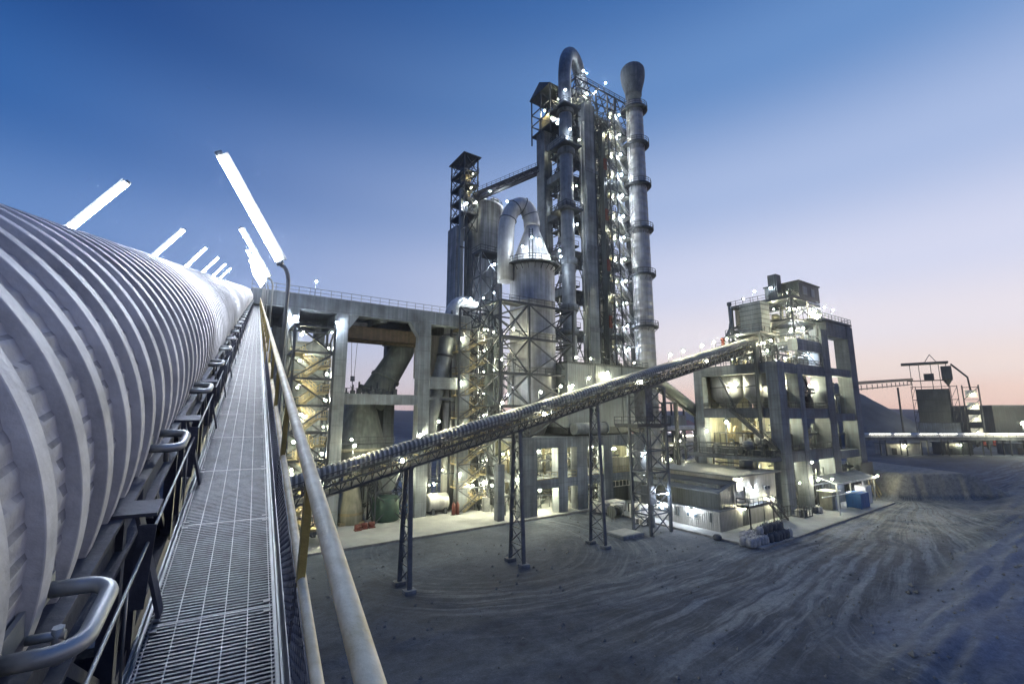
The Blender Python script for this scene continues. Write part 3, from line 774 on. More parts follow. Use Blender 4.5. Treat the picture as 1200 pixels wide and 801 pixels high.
# ------------------------------------------------------------------ concrete pier building under the cyclones
t = thing('pier_building', 57, 67, 0, 'open concrete frame building with wide square columns and lit bays under the grey filter box', 'building')
pc_ = [(42.4,45.4),(49.8,51.8),(54,56.4),(60.4,62.6),(68.2,70.4)]
for (a, c) in pc_:
    for (y0, y1) in ((60,61.8),(73,75)):
        MB().cbox(a,c,y0,y1,0,10.5,.06).build('column', CONL, t)
MB().box(42.38,73.2,59.97,61.83,10.5,12.3).build('beam', CONL, t)
MB().box(42.3,73.2,61.9,76,11.6,12.3).build('floor_slab', CON, t)
for (a, c) in zip(pc_, pc_[1:]): MB().box(a[1],c[0],60.15,61.6,4.1,5.5).build('beam', CONL, t)
MB().box(42.4,70.4,61.9,75,5.0,5.4).build('floor_slab', CON, t)
for (a, c) in zip(pc_, pc_[1:]): b = MB(); b.rail([(a[1],60.3,5.5),(c[0],60.3,5.5)],1.1,1.5,.04); b.build('railing', YELS, t)
b = MB(); b.rail([(42.5,75,12.3),(42.5,60.1,12.3),(44,60.1,12.3)],1.1,1.6,.05); b.build('railing', STEEL, t)
MB().box(42.6,73,75.2,75.6,0,11.5).build('back_wall', INNER, t)
MB().box(62.6,68.2,60.5,60.75,5.45,8.2).build('parapet', INNER, t)
b = MB(); b.box(62.7,68.1,61.5,61.6,0,3.7); b.build('door', CLADD, t)
b = MB()
for k in range(6): b.bar((62.8+k*.95,60.6,3.0),(62.8+k*.95,60.6,4.6),.09)
b.bar((62.8,60.6,3.0),(67.6,60.6,3.0),.09); b.bar((62.8,60.6,4.6),(67.6,60.6,4.6),.09); b.build('window', WHITE, t)
MB().box(70.45,74.6,61,62,0,10.45).build('wall_panel', CONL, t)
MB().box(73.4,82,66.5,75,0,9.5).build('annex', INNER, t)
for (u,v,z,k) in ((47.5,62.6,9.8,'W'),(47.6,70,9.4,'W'),(57.8,62.6,9.6,'W'),(65.4,62.4,9.6,'W'),(47.6,62.5,3.6,'W'),(38,68.2,4.4,'w'),(31.6,69.3,5,'w'),(41.6,60.6,6,'w'),(53,63,9.4,'w'),(58,64,9.5,'w'),(65.5,63,9.5,'w'),(66,69,9.6,'w'),(47.6,64,3.6,'w'),(53,65,3.6,'w'),(48,71,3.5,'w'),(58.3,66,3.6,'w'),(65,66,3.4,'w'),(58,71,9.3,'w'),(72,60.6,8.6,'c')): lamp(t,u,v,z,k)
clutter('pipework',45.6,60,64.5,72,5.45,4.6,3,'tangle of pipes, tanks and yellow frames on the upper floor of the pier building',n=1.5)
clutter('pipework',61,69.5,64.5,72,5.45,4.6,5,'dark pipes and machines on the upper floor behind the lattice trestle',n=1.3)
clutter('pipework',45.6,53.8,64.5,71,.13,3.6,8,'pale machines and frames on the lit ground floor of the pier building',n=1.3)
clutter('pipework',56.6,68,65,71,.13,3.6,12,'dark machines at ground level behind the barred window of the pier building',n=1.2)

# grey filter box on top
t = thing('filter_house', 63, 66, 12.3, 'large grey sheet clad filter box standing on the pier building', 'filter house')
b = MB(); b.box(52.3,73.6,60.2,71,13.8,24.9); b.build('casing', CLAD, t)
b = MB(); b.box(52.1,73.8,60,71.2,24.9,25.15); b.box(52.25,73.65,60.1,60.2,19.2,19.4); b.box(59,59.1,60.1,60.2,13.8,24.9); b.box(66,66.1,60.1,60.2,13.8,24.9); b.build('trim', CLADD, t)
b = MB(); b.box(52.6,73.3,60.6,70.6,12.6,13.8); b.build('base_frame', STEEL, t)
b = MB(); b.tube([(52.6,59.2,13.6),(59.8,59.2,13.6)],1.0,20); b.lathe(0,0,[]) if 0 else None; b.tube([(59.8,59.2,13.6),(60.1,59.2,13.6)],1.15,20); b.build('duct', DUCT, t)
b = MB(); b.rail([(52.2,71,25.15),(52.2,60.1,25.15),(73.7,60.1,25.15),(73.7,71,25.15)],1.1,1.7,.04); b.build('railing', STEEL, t)
for (u,v) in ((55,61),(58.6,61),(70.5,61),(66,68)): lamp(t,u,v,26.2,'w')
lamp(t, 53, 59.8, 21, 'w'); lamp(t,61.8,59.9,23.2,'w')

# cone topped vessel and its goose-neck duct
CX, CYv = 49.1, 66
t = thing('cyclone_vessel', CX, CYv, 12.3, 'tall pale cylindrical vessel with conical top and ring platform inside the steel frame', 'vessel')
b = MB(); b.lathe(CX,CYv,[(1.87,12.4),(3.91,17),(4.21,18),(4.21,24),(4.27,24.05),(4.27,24.3),(4.21,24.35),(4.21,30),(4.27,30.05),(4.27,30.3),(4.21,30.35),(4.21,36),(4.28,36.05),(4.28,36.4),(4.21,36.45),(4.21,42.6),(4.33,42.7),(4.33,43.1)],48); b.build('shell', VES, t)
b = MB(); b.lathe(CX,CYv,[(4.25,43.1),(4.08,43.4),(1.49,50.6),(1.44,51.5)],40); b.build('cone', DUCTL, t)
b = MB()
for k in range(24):
    a = 2*PI*k/24; c, s = math.cos(a), math.sin(a); b.bar((CX+4.3*c,CYv+4.3*s,42.0),(CX+5.4*c,CYv+5.4*s,43.0),.1)
b.lathe(CX,CYv,[(4.21,43.0),(5.52,43.0),(5.52,43.2),(4.21,43.2)],40,False)
b.rail([(CX+5.35*math.cos(2*PI*k/30),CYv+5.35*math.sin(2*PI*k/30),43.2) for k in range(31)],1.1,1.4,.05); b.build('ring_platform', STEEL, t)
b = MB(); P = arc((49.1,66,51.4),(43.9,67,49.5),4.9,18); P = P + [(43.8,67.1,46.5),(43.8,67.1,40)]
b.tube(P,[1.55-.05*min(1,i/6) for i in range(len(P))],24); b.build('gooseneck_duct', DUCTL, t)
for i in range(3, 18, 4):
    b = MB(); q_ = P[i]; dq = (P[i+1]-P[i-1]).normalized()*.08; b.tube([q_-dq, q_+dq],1.66,24); b.build('flange', DUCT, t)
b = MB(); b.bar((46.2,62.9,43.3),(46.2,62.9,49.5),.12); b.bar((46.8,62.7,43.3),(46.8,62.7,49.5),.12)
for k in range(16): b.bar((46.2,62.9,43.6+k*.37),(46.8,62.7,43.6+k*.37),.05)
b.build('ladder', STEEL, t)
for (u,v,z,k) in ((47.0,61.1,43.2,'q'),(51.5,61.2,43.2,'q'),(53.6,63.4,43.2,'q'),(54.2,67.2,43.2,'q'),(44.6,63.2,43.2,'q'),(48.9,63.6,48.0,'c'),(48.6,60.4,43.9,'w'),(46.4,62.55,47.6,'S')): lamp(t,u,v,z,k)
# steel frame round the vessel
t = thing('vessel_frame', 46, 61, 12.3, 'dark steel frame with X bracing standing round the pale cone topped vessel', 'steel frame')
frame_tower(t, 38.8, 44.6, 61.0, 72, 8.4, [12.4,17.4,22.6,28.6,34.6], STEEL, .36, 'X', .2)
for (x, y) in ((38.8,61),(44.6,61),(44.6,72),(38.8,72)): MB().cbox(x-.6,x+.6,y-.6,y+.6,.1,8.4,.05).build('pier', CONL, t)
frame_tower(t, 44.62, 54.6, 60.98, 72, 12.3, [17.4,22.6,28.6,34.6], STEEL, .36, 'X', .2)
for z in (22.7,28.7,34.7):
    b = MB(); b.rail([(38.6,61,z),(44.6,60.9,z),(54.8,60.9,z)],1.05,1.8,.04); b.build('railing', STEEL, t)
    MB().box(38.6,44,61.2,63.5,z-.12,z).build('grating_floor', STEEL, t)
for (u,v,z,k) in ((40,62,9.8,'w'),(40.2,63,25,'w'),(42.6,62,15.2,'w'),(43,63.5,30.5,'w'),(52.8,62.4,16.6,'w'),(47,60.7,17,'w'),(40.4,66,4.5,'w'),(41.5,63,19.2,'S')): lamp(t,u,v,z,k)
clutter('pipework',39.2,44,63,70,.13,5,21,'pipes and tanks under the dark vessel frame beside the wide concrete column',n=1.6)
clutter('pipework',39.2,44,63.5,71,17.5,14,22,'dim ducts and machines inside the dark steel frame left of the pale vessel',mt=[DUCT,GALV,STEEL,GREEN],n=1.8)
# brace tower left of gooseneck
t = thing('duct_tower', 42, 74, 0, 'thin dark steel tower carrying the gooseneck duct beside the grey silo', 'steel tower')
frame_tower(t, 40.6, 45.0, 70.6, 73.6, 0, [7,14,21,27,32,37,41.5,46.5], STEEL, .26, 'X', .15, 'vu')
b = MB(); b.rail([(40.4,73.8,46.5),(40.4,70.4,46.5),(45.2,70.4,46.5)],1.1,1.5,.05); b.build('railing', STEEL, t)
MB().box(40.4,45.2,70.4,73.8,46.3,46.5).build('grating_floor', STEEL, t)
for (z,k) in ((44,'c'),(38.5,'S'),(31,'w'),(24,'S')): lamp(t,43.2,70.2,z,k)

# ------------------------------------------------------------------ preheater tower
t = thing('preheater_tower', 71, 72, 0, 'tallest tower with thick concrete column and zigzag stairs lit by rows of lamps', 'tower')
b = MB(); b.cbox(65.3,68.6,67.6,69.9,12.3,86,.12); b.build('column', CONL, t)
MB().box(68.0,68.25,67.42,67.58,25.3,84.5).build('cable_tray', STEEL, t)
for z in (34,52,70): MB().box(65.0,68.9,67.45,67.59,z-.9,z).build('band', CON, t)
b = MB(); b.cbox(60.6,63.0,76.4,79.4,0,82,.1); b.build('column', CONL, t)
b = MB(); b.cbox(80.5,83,76.5,79.5,0,82,.1); b.build('column', CON, t)
b = MB(); b.cbox(80.6,82.6,68.5,70.5,0,82,.1); b.build('column', CON, t)
fl = [25.5,34,43,52,61,70,78.5,85.5]
for i, z in enumerate(fl):
    b = MB(); b.box(62.9,82.8,71.9,79.6,z-1.0,z); b.box(69.25,82.8,69,71.85,z-.6,z-.01); b.build('floor_slab', CON, t)
    b = MB(); b.box(61.2,63.2,70.4,76.3,z-1.9,z-.4); b.build('beam', CONL if i > 4 else CON, t)
    b = MB(); b.rail([(69.3,68.9,z),(80.5,68.9,z)],1.1,1.7,.05); b.build('railing', STEEL, t); b = MB(); b.rail([(62.7,79.5,z),(62.7,72,z)],1.1,1.7,.05); b.build('railing', STEEL, t)
for i in range(7):
    z = fl[i]
    b = MB(); b.lathe(75.5,74.5,[(.8,z+.1),(1.1,z+2),(2.9,z+4.6),(2.9,z+7.2),(1.4,z+7.6)],24); b.build('cyclone', VES if i % 2 else GREEN, t)
    b = MB(); b.tube([(70.6,73,z),(70.6,73,z+3),(71.5,73.6,z+5.2),(73.4,74.2,z+6.6)],.7,12); b.build('riser_duct', DUCT, t)
    b = MB(); b.bar((69.4,69.4,z),(76,69.4,z+7),.2); b.bar((76,69.4,z+7.4),(80.5,69.4,z),.2); b.build('bracing', STEEL, t)
# stair side, facing the yard
for (x, y) in ((70.2,65.2),(77.2,65.2),(70.2,68.4),(77.2,68.4),(72.4,65.2)):
    MB().bar((x,y,12.3),(x,y,88),.24).build('steel_column', STEEL, t)
zs = [25.5+4.95*i for i in range(13)]
for z in zs[:-1]:
    b = MB(); za, zb = z, z+4.95; xa, xb = 76.0, 71.6; n_ = 20
    for y in (65.35, 66.7):
        b.bar((xa,y,za),(xb,y,zb), .08, .5); b.bar((xa,y,za+1.05),(xb,y,zb+1.05), .08); b.bar((xa,y,za+.55),(xb,y,zb+.55), .05)
        for k in range(6): x = xa+(xb-xa)*k/5; q = za+(zb-za)*k/5; b.bar((x,y,q),(x,y,q+1.05), .06)
    for k in range(n_): x = xa+(xb-xa)*(k+.5)/n_; q = za+(zb-za)*(k+.5)/n_; b.box(x-.16,x+.16,65.35,66.7,q-.04,q)
    b.build('stair_flight', GALV, t)
    MB().box(75.9,77.1,65.25,68.3,za-.15,za).build('landing', GALV, t)
    MB().box(70.3,71.7,65.25,68.3,za-.15,za).build('landing', GALV, t)
    MB().box(71.7,75.9,67.0,68.3,za-.15,za).build('landing', YELS, t)
    b = MB(); b.rail([(75.9,65.3,za),(77.1,65.3,za),(77.1,68.2,za)],1.05,1.2,.045); b.build('railing', STEEL, t)
    b = MB(); b.rail([(71.7,65.3,za),(70.3,65.3,za)],1.05,.7,.045); b.build('railing', STEEL, t); b = MB(); b.rail([(71.7,67.05,za),(75.9,67.05,za)],1.05,1.1,.045); b.build('railing', STEEL, t)
b = MB()
for z in zs: b.bar((70.2,65.2,z),(77.2,65.2,z),.16); b.bar((77.2,65.2,z),(77.2,68.4,z),.16)
for i in range(len(zs)-1): b.bar((70.2,65.2,zs[i]),(72.4,65.2,zs[i+1]),.1); 
for z in [25.5+1.65*k for k in range(37)]: b.bar((70.2,65.2,z),(72.4,65.2,z),.1)
b.build('bracing', STEEL, t)
for i, z in enumerate(zs[:-1]):
    lamp(t, 73.4, 64.9, z+4.2, 'c')
    lamp(t, 72.4, 66.9, z+4.3, 'w')
    MB().box(72.2,75.2,68.35,68.5,z+.2,z+1.5).build('wind_panel', INNER, t)
# lift shaft strip with reddish boxes
b = MB(); b.box(69.25,70.1,66.2,67.5,25.3,80); b.build('cable_shaft', CLADD, t)
for z in (34,46.5,58,70): MB().box(69.3,70.15,65.9,66.15,z,z+2.6).build('hoist_box', REDD, t)
b = MB()
for i in range(7):
    za, zb = fl[i], fl[i+1]-1; zm = (za+zb)/2
    b.bar((62.9,70.9,za),(62.9,76.2,zb),.2); b.bar((62.9,76.2,za),(62.9,70.9,zb),.2); b.bar((62.9,70.9,zm),(62.9,76.2,zm),.2)
    b.bar((69.4,69.1,zm),(77.2,69.1,zm),.24); b.bar((73.2,69.1,za),(73.2,69.1,zb),.24)
    b.bar((69.4,69.1,za),(73.2,69.1,zm),.14); b.bar((73.2,69.1,za),(69.4,69.1,zm),.14); b.bar((73.2,69.1,zm),(77.2,69.1,zb),.14); b.bar((77.2,69.1,zm),(73.2,69.1,zb),.14)
b.build('bracing', STEEL, t)
for i in range(7):
    for dz in (0, 4.3):
        z = fl[i]+dz
        if z > 80: continue
        b = MB(); b.box(61.6,64.5,69.6,75.4,z-.16,z); b.build('grating_floor', STEEL, t)
        b = MB(); b.rail([(61.6,75.4,z),(61.6,69.6,z),(64.4,69.6,z)],1.1,1.3,.05); b.build('railing', STEEL, t)
for i in range(7):
    za, zb = fl[i], fl[i+1]
    b = MB(); b.bar((61.9,69.4,za),(65.2,68.8,zb),.16); b.bar((65.2,68.8,za),(61.9,69.4,zb),.16)
    for k in range(1, 5): q = za+(zb-za)*k/5; b.bar((61.9,69.4,q),(65.2,68.8,q),.1)
    b.build('bracing', STEEL, t); b = MB(); b.bar((68.7,67.9,za),(70.2,65.4,zb),.14); b.bar((70.2,65.4,za),(68.7,67.9,zb),.14)
    for k in range(1, 5): q = za+(zb-za)*k/5; b.bar((68.7,67.8,q),(70.2,65.4,q),.1)
    b.build('bracing', STEEL, t)
for (uu,vv,r) in ((64.2,67.0,.22),(63.6,67.3,.14),(69.5,67.2,.16),(62.6,71.2,.3),(62.4,73.8,.18)):
    MB().tube([(uu,vv,25.5),(uu,vv,80)],r,8).build('pipe', DUCT if r > .2 else GALV, t)
for z in (38.4,47.4,56.4,65.2,74):
    b = MB(); b.tube([(62.6,71.2,z),(61.8,70.6,z+1.6),(60.4,69.2,z+2.2)],.32,8); b.box(62.0,63.2,72.2,73.6,z-3,z-1.6); b.build('branch_pipe', DUCT, t)
# head frame on the roof
b = MB(); z0, z1 = 85.5, 91.5
for (x,y) in ((63.4,68),(69.5,68),(76,68),(82.6,68),(63.4,79),(82.6,79),(63.4,73.5)): b.bar((x,y,z0),(x,y,z1),.3)
for z in (87.5,89.5,91.5): b.bar((63.4,68,z),(82.6,68,z-.0),.2); b.bar((63.4,68,z),(63.4,79,z),.2)
for k in range(6):
    x = 63.4+k*3.2; b.bar((x,68,z0),(x+3.2,68,z1),.16); b.bar((x+3.2,68,z0),(x,68,z1),.16)
for k in range(3):
    y = 68+k*3.6; b.bar((63.4,y,z0),(63.4,y+3.6,z1),.16); b.bar((63.4,y+3.6,z0),(63.4,y,z1),.16)
for k in range(9): b.bar((63.6+k*2.3,68,z1),(63.6+k*2.3,79,z1),.14)
b.build('roof_frame', STEEL, t)
b = MB(); b.rail([(63.3,79,91.6),(63.3,67.9,91.6),(82.7,67.9,91.6)],1.1,1.7,.06); b.build('railing', STEEL, t)
b = MB(); b.box(63.8,70,70,77,86,90.5); b.build('plant_room', CLADD, t)
for (u,v,z,k) in ((66,67.6,88,'w'),(69,67.7,90,'S'),(72.5,68.1,91.5,'q'),(78.5,67.7,88.5,'c'),(65.5,68.2,91.5,'q'),(62.5,74,83,'c'),(62.6,72,76,'w'),(63.2,73,64.5,'c'),(63,72.4,55,'w'),(63.2,73,46.5,'c'),(63,72.4,37.5,'w'),(63.2,73,30,'c'),
    (70.4,65.6,79,'w'),(70.4,65.6,67.5,'c'),(70.4,65.6,56,'w'),(70.4,65.6,41,'w')): lamp(t,u,v,z,k)
# steel head house on the left shoulder
b = MB(); U0,U1,V0,V1 = 60.2,65.2,73.4,80.6
for (x,y) in ((U0,V0),(U1,V0),(U1,V1),(U0,V1),(U0,77)): b.bar((x,y,80),(x,y,92),.25)
for z in (82.2,85,88,92):
    b.bar((U0,V0,z),(U0,V1,z),.2); b.bar((U0,V0,z),(U1,V0,z),.2); b.bar((U1,V0,z),(U1,V1,z),.2); b.bar((U0,V1,z),(U1,V1,z),.2)
for (a,c) in ((82.2,85),(85,88),(88,92)):
    b.bar((U0,V0,a),(U0,77,c),.13); b.bar((U0,77,a),(U0,V1,c),.13); b.bar((U0,V0,c),(U1,V0,a),.13)
b.build('head_frame', STEEL, t)
b = MB(); b.add([(U0-.4,V0-.4,92),(U0-.4,V1+.4,92),(U1+.4,V1+.4,92),(U1+.4,V0-.4,92),(U0-.4,77,94.6),(U1+.4,77,94.6),(U0-.4,V0-.4,91.85),(U0-.4,V1+.4,91.85),(U1+.4,V1+.4,91.85),(U1+.4,V0-.4,91.85)],[(0,4,5,3),(1,2,5,4),(0,1,4),(2,3,5),(6,9,8,7)]); b.build('head_roof', CLADD, t)
MB().box(U0,U1,V0,V1,82.0,82.2).build('grating_floor', STEEL, t); MB().box(U0+1,U1-1,75,79,82.3,86).build('winch', YELS, t)
for (u,v,z,k) in ((60.6,76.2,86.8,'w'),(61,74.2,84,'w'),(62.4,73.2,88.6,'w')): lamp(t,u,v,z,k)

# down-comer pipe with the loop on top
t = thing('downcomer_duct', 59.4, 67.6, 25, 'tall blue grey pipe with a hooped top running up the front of the tallest tower', 'duct')
P = [(59.6,67.6,z) for z in (13,25,40,55,70,80,87,90)] + [Vector(p) for p in arc((59.7,67.6,90.5),(68.6,71.5,90.5),7.6,20)][1:] + [(68.8,71.6,88),(68.8,71.6,85.8)]
b = MB(); b.tube(P, 1.42, 28); b.build('pipe', DUCT, t)
for z in (31.5,36.5,46.2,58.4,70.5,80.2):
    b = MB(); b.lathe(59.6,67.6,[(1.44,z),(1.85,z+.05),(1.85,z+1.3),(1.44,z+1.4)],24,False); b.build('collar', CON, t)
b = MB()
for z in (72.5,81.3,58.0):
    b = MB(); b.prism([(57.2,65.2),(61.9,65.2),(61.9,67.2),(61.9,70.2),(57.2,70.2)], z-.25, z); b.build('platform', STEEL, t)
    b = MB(); b.rail([(57.2,70.2,z),(57.2,65.2,z),(61.9,65.2,z),(61.9,70,z)],1.2,1.2,.05); b.build('railing', STEEL, t)
b = MB(); b.bar((59.6,69.2,26),(63.4,70,26),.4); b.bar((59.6,69.2,50),(63.4,70,50),.4); b.bar((59.6,69.2,76),(63.4,70,76),.4); b.build('bracket', STEEL, t)
for (u,v,z,k) in ((58.4,65.3,72.5,'q'),(61.2,65.3,73.6,'w'),(57.4,65.4,81.3,'q'),(61.0,66.4,55,'S'),(61.1,66.4,63.6,'w'),(67.2,68.6,94.6,'S')): lamp(t,u,v,z,k)

# chimney
t = thing('chimney', 77.4, 63.6, 0, 'tall ribbed steel chimney with a flared bulb shaped top and ring platforms', 'chimney')
SXu, SYv = 77.4, 63.6
prof = [(2.5,0)]
for k in range(57): z = 1+k*1.55; r = 2.25-.4*k/62; prof += [(r,z),(r+.04,z+.05),(r+.04,z+.16),(r,z+.2)]
b = MB(); b.lathe(SXu,SYv,prof,40); b.build('shaft', VES, t)
b = MB(); b.lathe(SXu,SYv,[(1.86,89.8),(1.9,90.6),(2.1,91.5),(2.6,93.4),(2.8,94.8),(2.82,95.9),(2.7,96.6),(2.3,97.2),(1.8,97.4),(1.5,97.4),(1.5,95)],40); b.build('flare', CON, t)
for z in (34.5,46,56.5,67,77,86):
    b = MB(); b.lathe(SXu,SYv,[(1.8,z-.2),(3.0,z-.2),(3.0,z),(1.8,z)],32,False)
    b.rail([(SXu+2.95*math.cos(2*PI*k/16),SYv+2.95*math.sin(2*PI*k/16),z) for k in range(17)],1.1,1.6,.05)
    for k in range(12): b.bar((SXu+2*math.cos(k*PI/6),SYv+2*math.sin(k*PI/6),z-1.2),(SXu+2.95*math.cos(k*PI/6),SYv+2.95*math.sin(k*PI/6),z-.2),.08)
    b.build('ring_platform', STEEL, t)
b = MB(); 
for s in (-.25,.25): b.bar((SXu-2.6,SYv+s,20),(SXu-2.2,SYv+s,92),.08)
for k in range(180): b.bar((SXu-2.6+.4*k/180,SYv-.25,20+k*72/180),(SXu-2.6+.4*k/180,SYv+.25,20+k*72/180),.04)
b.build('ladder', STEEL, t)
for z in (34.5,56.5,77,86):
    b = MB(); b.bar((77.2,65.2,z),(77.4,63.8,z),.25); b.bar((75.2,65.2,z),(76.6,64,z),.25); b.build('tie_bracket', STEEL, t)

# ------------------------------------------------------------------ silo with elevator tower
t = thing('storage_silo', 52.4, 90, 0, 'round dark concrete silo behind the gooseneck duct', 'silo')
b = MB(); b.lathe(52.4,90,[(4.55,0)]+[(4.55+.03*(k%2),4+k*3.2) for k in range(19)]+[(4.55,65),(4.7,65.1),(4.7,65.6),(0.2,65.9)],48); b.build('barrel', CONS, t)
b = MB(); b.rail([(52.4+4.5*math.cos(2*PI*k/20),90+4.5*math.sin(2*PI*k/20),65.6) for k in range(21)],1.1,1.6,.05); b.build('railing', STEEL, t)
b = MB(); b.lathe(51,88,[(.9,65.7),(.9,67.4),(.4,68)],14); b.box(53,55,87,89,65.8,67.4); b.build('vent_filter', GALV, t)
lamp(t,51,84.9,67.4,'c'); lamp(t,56.2,85.6,66.6,'c')
t = thing('elevator_tower', 46.4, 87, 0, 'dark bucket elevator tower with open steel head beside the round silo', 'tower')
MB().cbox(43.4,45.3,86.6,91,0,58,.05).build('shaft', CONS, t)
b = MB(); b.box(43.3,44.1,84.6,85.3,0,66); b.build('elevator_casing', CLAD, t)
b = MB(); b.box(44.7,45.1,84.6,85.2,0,66); b.build('elevator_casing', CLADD, t)
frame_tower(t, 43.6, 47.0, 83.6, 90, 56, [60,63.6,67,70.2,74], STEEL, .26, 'X', .15)
for z in (60,63.6,67,70.2):
    slab_floor(t,43.4,47.2,83.4,90,z,.18,STEEL,[(43.4,90,z),(43.4,83.4,z),(47.2,83.4,z)])
b = MB(); b.add([(43.1,83,74),(47.6,83,74),(47.6,90.6,74),(43.1,90.6,74),(45.4,86.8,75.8),(43.1,83,73.8),(47.6,83,73.8),(47.6,90.6,73.8),(43.1,90.6,73.8)],[(0,1,4),(1,2,4),(2,3,4),(3,0,4),(8,7,6,5),(0,5,6,1),(3,0,5,8)] if 0 else [(0,1,4),(1,2,4),(2,3,4),(3,0,4),(8,7,6,5),(0,5,6,1),(1,6,7,2),(2,7,8,3),(3,8,5,0)]); b.build('roof', CLADD, t)
b = MB(); b.lathe(45.2,86,[(.6,67.2),(1.2,68.6),(1.2,69.8)],14); b.box(44.4,46,85,87,63.7,66); b.build('gearbox', YELS, t)
for (u,v,z,k) in ((44.0,83.2,61.8,'c'),(45.6,83.4,69.4,'s'),(45.2,83.4,66,'s'),(46.4,83.4,62.8,'s')): lamp(t,u,v,z,k)
for z in (20,38,52):
    b = MB(); b.box(43.2,45.3,84.4,84.55,z,z+.3); b.build('band', STEEL, t)
# bridge from the elevator head to the tower
t = thing('link_bridge', 56, 84, 62, 'slim sloping truss bridge from the elevator head to the tallest tower', 'bridge')
b = MB(); A = Vector((47.2,86,64.4)); B_ = Vector((61.2,79.2,72.6)); dr = (B_-A); sd = Vector((dr.y,-dr.x,0)).normalized()*.9
for s in (-1,1):
    for dz in (0,1.5): b.bar(A+sd*s+Vector((0,0,dz)), B_+sd*s+Vector((0,0,dz)), .16)
    m = 14
    for k in range(m): b.bar(A+dr*(k/m)+sd*s+Vector((0,0,0 if k%2 else 1.5)), A+dr*((k+1)/m)+sd*s+Vector((0,0,1.5 if k%2 else 0)), .12)
    b.rail([A+sd*s+Vector((0,0,1.5)), B_+sd*s+Vector((0,0,1.5))],1.0,1.2,.035,False)
b.build('truss', STEEL, t)
b = MB(); b.bar(A+Vector((0,0,.1)),B_+Vector((0,0,.1)),1.7,.12); b.bar(A+Vector((0,0,1.2)),B_+Vector((0,0,1.2)),1.2,.6); b.build('belt_casing', DKST, t)
for k in (.2,.55,.85):
    p = A+dr*k-sd; lamp(t,p.x,p.y,p.z+1.2,'S')
    b = MB(); b.bar((p.x,p.y,p.z+1.5),(p.x,p.y,p.z+3.6),.06); b.build('mast', STEEL, t)

# ------------------------------------------------------------------ left concrete frame (cooler building)
t = thing('cooler_building', 21, 76, 0, 'big open concrete frame with railed top deck and thick columns left of the round silo', 'building')
for (a,c) in ((8.6,10.2),(15.4,17.1),(28.6,30.6),(36.2,38)):
    for (y0,y1) in ((69.6,71.4),(86,88)):
        MB().cbox(a,c,y0,y1,0,31,.06).build('column', CONL, t)
MB().box(4,38.2,69.55,71.5,31,33.1).build('beam', CONL, t); MB().box(4,38.2,86,88,31,33.1).build('beam', CON, t)
MB().box(4,38.2,71.6,85.9,32.3,33.05).build('floor_slab', CON, t)
for x in (10,17,23,30,36): MB().box(x-.6,x+.6,71.55,85.95,30.8,32.25).build('beam', CON, t)
b = MB(); b.rail([(4,69.7,33.1),(38,69.7,33.1)],1.15,1.5,.04); b.build('railing', GALV, t); b = MB(); b.rail([(4,87.8,33.1),(38,87.8,33.1)],1.15,1.8,.04); b.build('railing', GALV, t)
for (x0,x1) in ((15.42,17.08),(28.62,30.58)):
    s = 1 if x0 < 20 else -1; xa = x1 if s > 0 else x0
    b = MB(); b.add([(xa,69.8,31),(xa+s*1.6,69.8,31),(xa,69.8,28.6),(xa,71.2,31),(xa+s*1.6,71.2,31),(xa,71.2,28.6)],[(0,1,2),(3,5,4),(0,3,4,1),(1,4,5,2),(2,5,3,0)]); b.build('haunch', CONL, t)
MB().box(17.12,28.58,69.9,71.2,17.5,19.1).build('beam', CONL, t); MB().box(30.62,36.2,69.9,71.2,20.2,22.2).build('beam', CONL, t)
MB().box(17.1,28.6,86.2,87.8,17.5,19.1).build('beam', CON, t)
MB().box(24.6,36,71.3,85.9,18.4,18.9).build('floor_slab', CON, t); MB().box(17.1,22,71.3,74,18.4,18.9).build('floor_slab', CON, t)
MB().box(30.8,36.1,77.2,77.5,22.4,30.6).build('wall_panel', CLADL, t)
MB().box(30.8,36.1,74,74.3,9,20).build('wall_panel', CLADD, t)
MB().box(24.05,28.55,86.25,86.4,0,17.4).build('wall_panel', CLADD, t)
for (a,c) in ((22.6,24),(25.6,27)): MB().box(a,c,85.9,86.1,0,17.4).build('pier', CONL, t)
for (u,v,z,k) in ((12.2,70.4,33.1,'q'),(9.6,69.2,29.6,'c'),(15.2,69.0,29.4,'c'),(14.6,69.4,28,'S'),(18.3,69.2,12.4,'w'),(29,69.2,12.8,'w'),(27.0,69.3,6.5,'w'),(33.4,70,7,'w'),(26,80,9,'w'),(21,83,11,'w'),(32,72,4.5,'w'),(20,72,4.2,'w'),(35.3,72.5,24,'S')): lamp(t,u,v,z,k)
b = MB(); b.bar((21.3,69.0,3.0),(21.3,69,3.2),.1); b.build('bracket', STEEL, t)
t2 = thing('inclined_duct', 33, 73, 14, 'thick dark grey inclined duct between the right concrete column and the bent pale duct', 'duct')
b = MB(); b.tube([(34.9,72.6,29.5),(34.6,72.6,26),(31.9,72.6,14.5),(31.6,72.6,9)],1.35,20); b.build('duct', DUCT, t2)
b = MB(); b.tube([(34.65,72.6,26.4),(34.6,72.6,26)],1.5,20); b.build('flange', STEEL, t2)
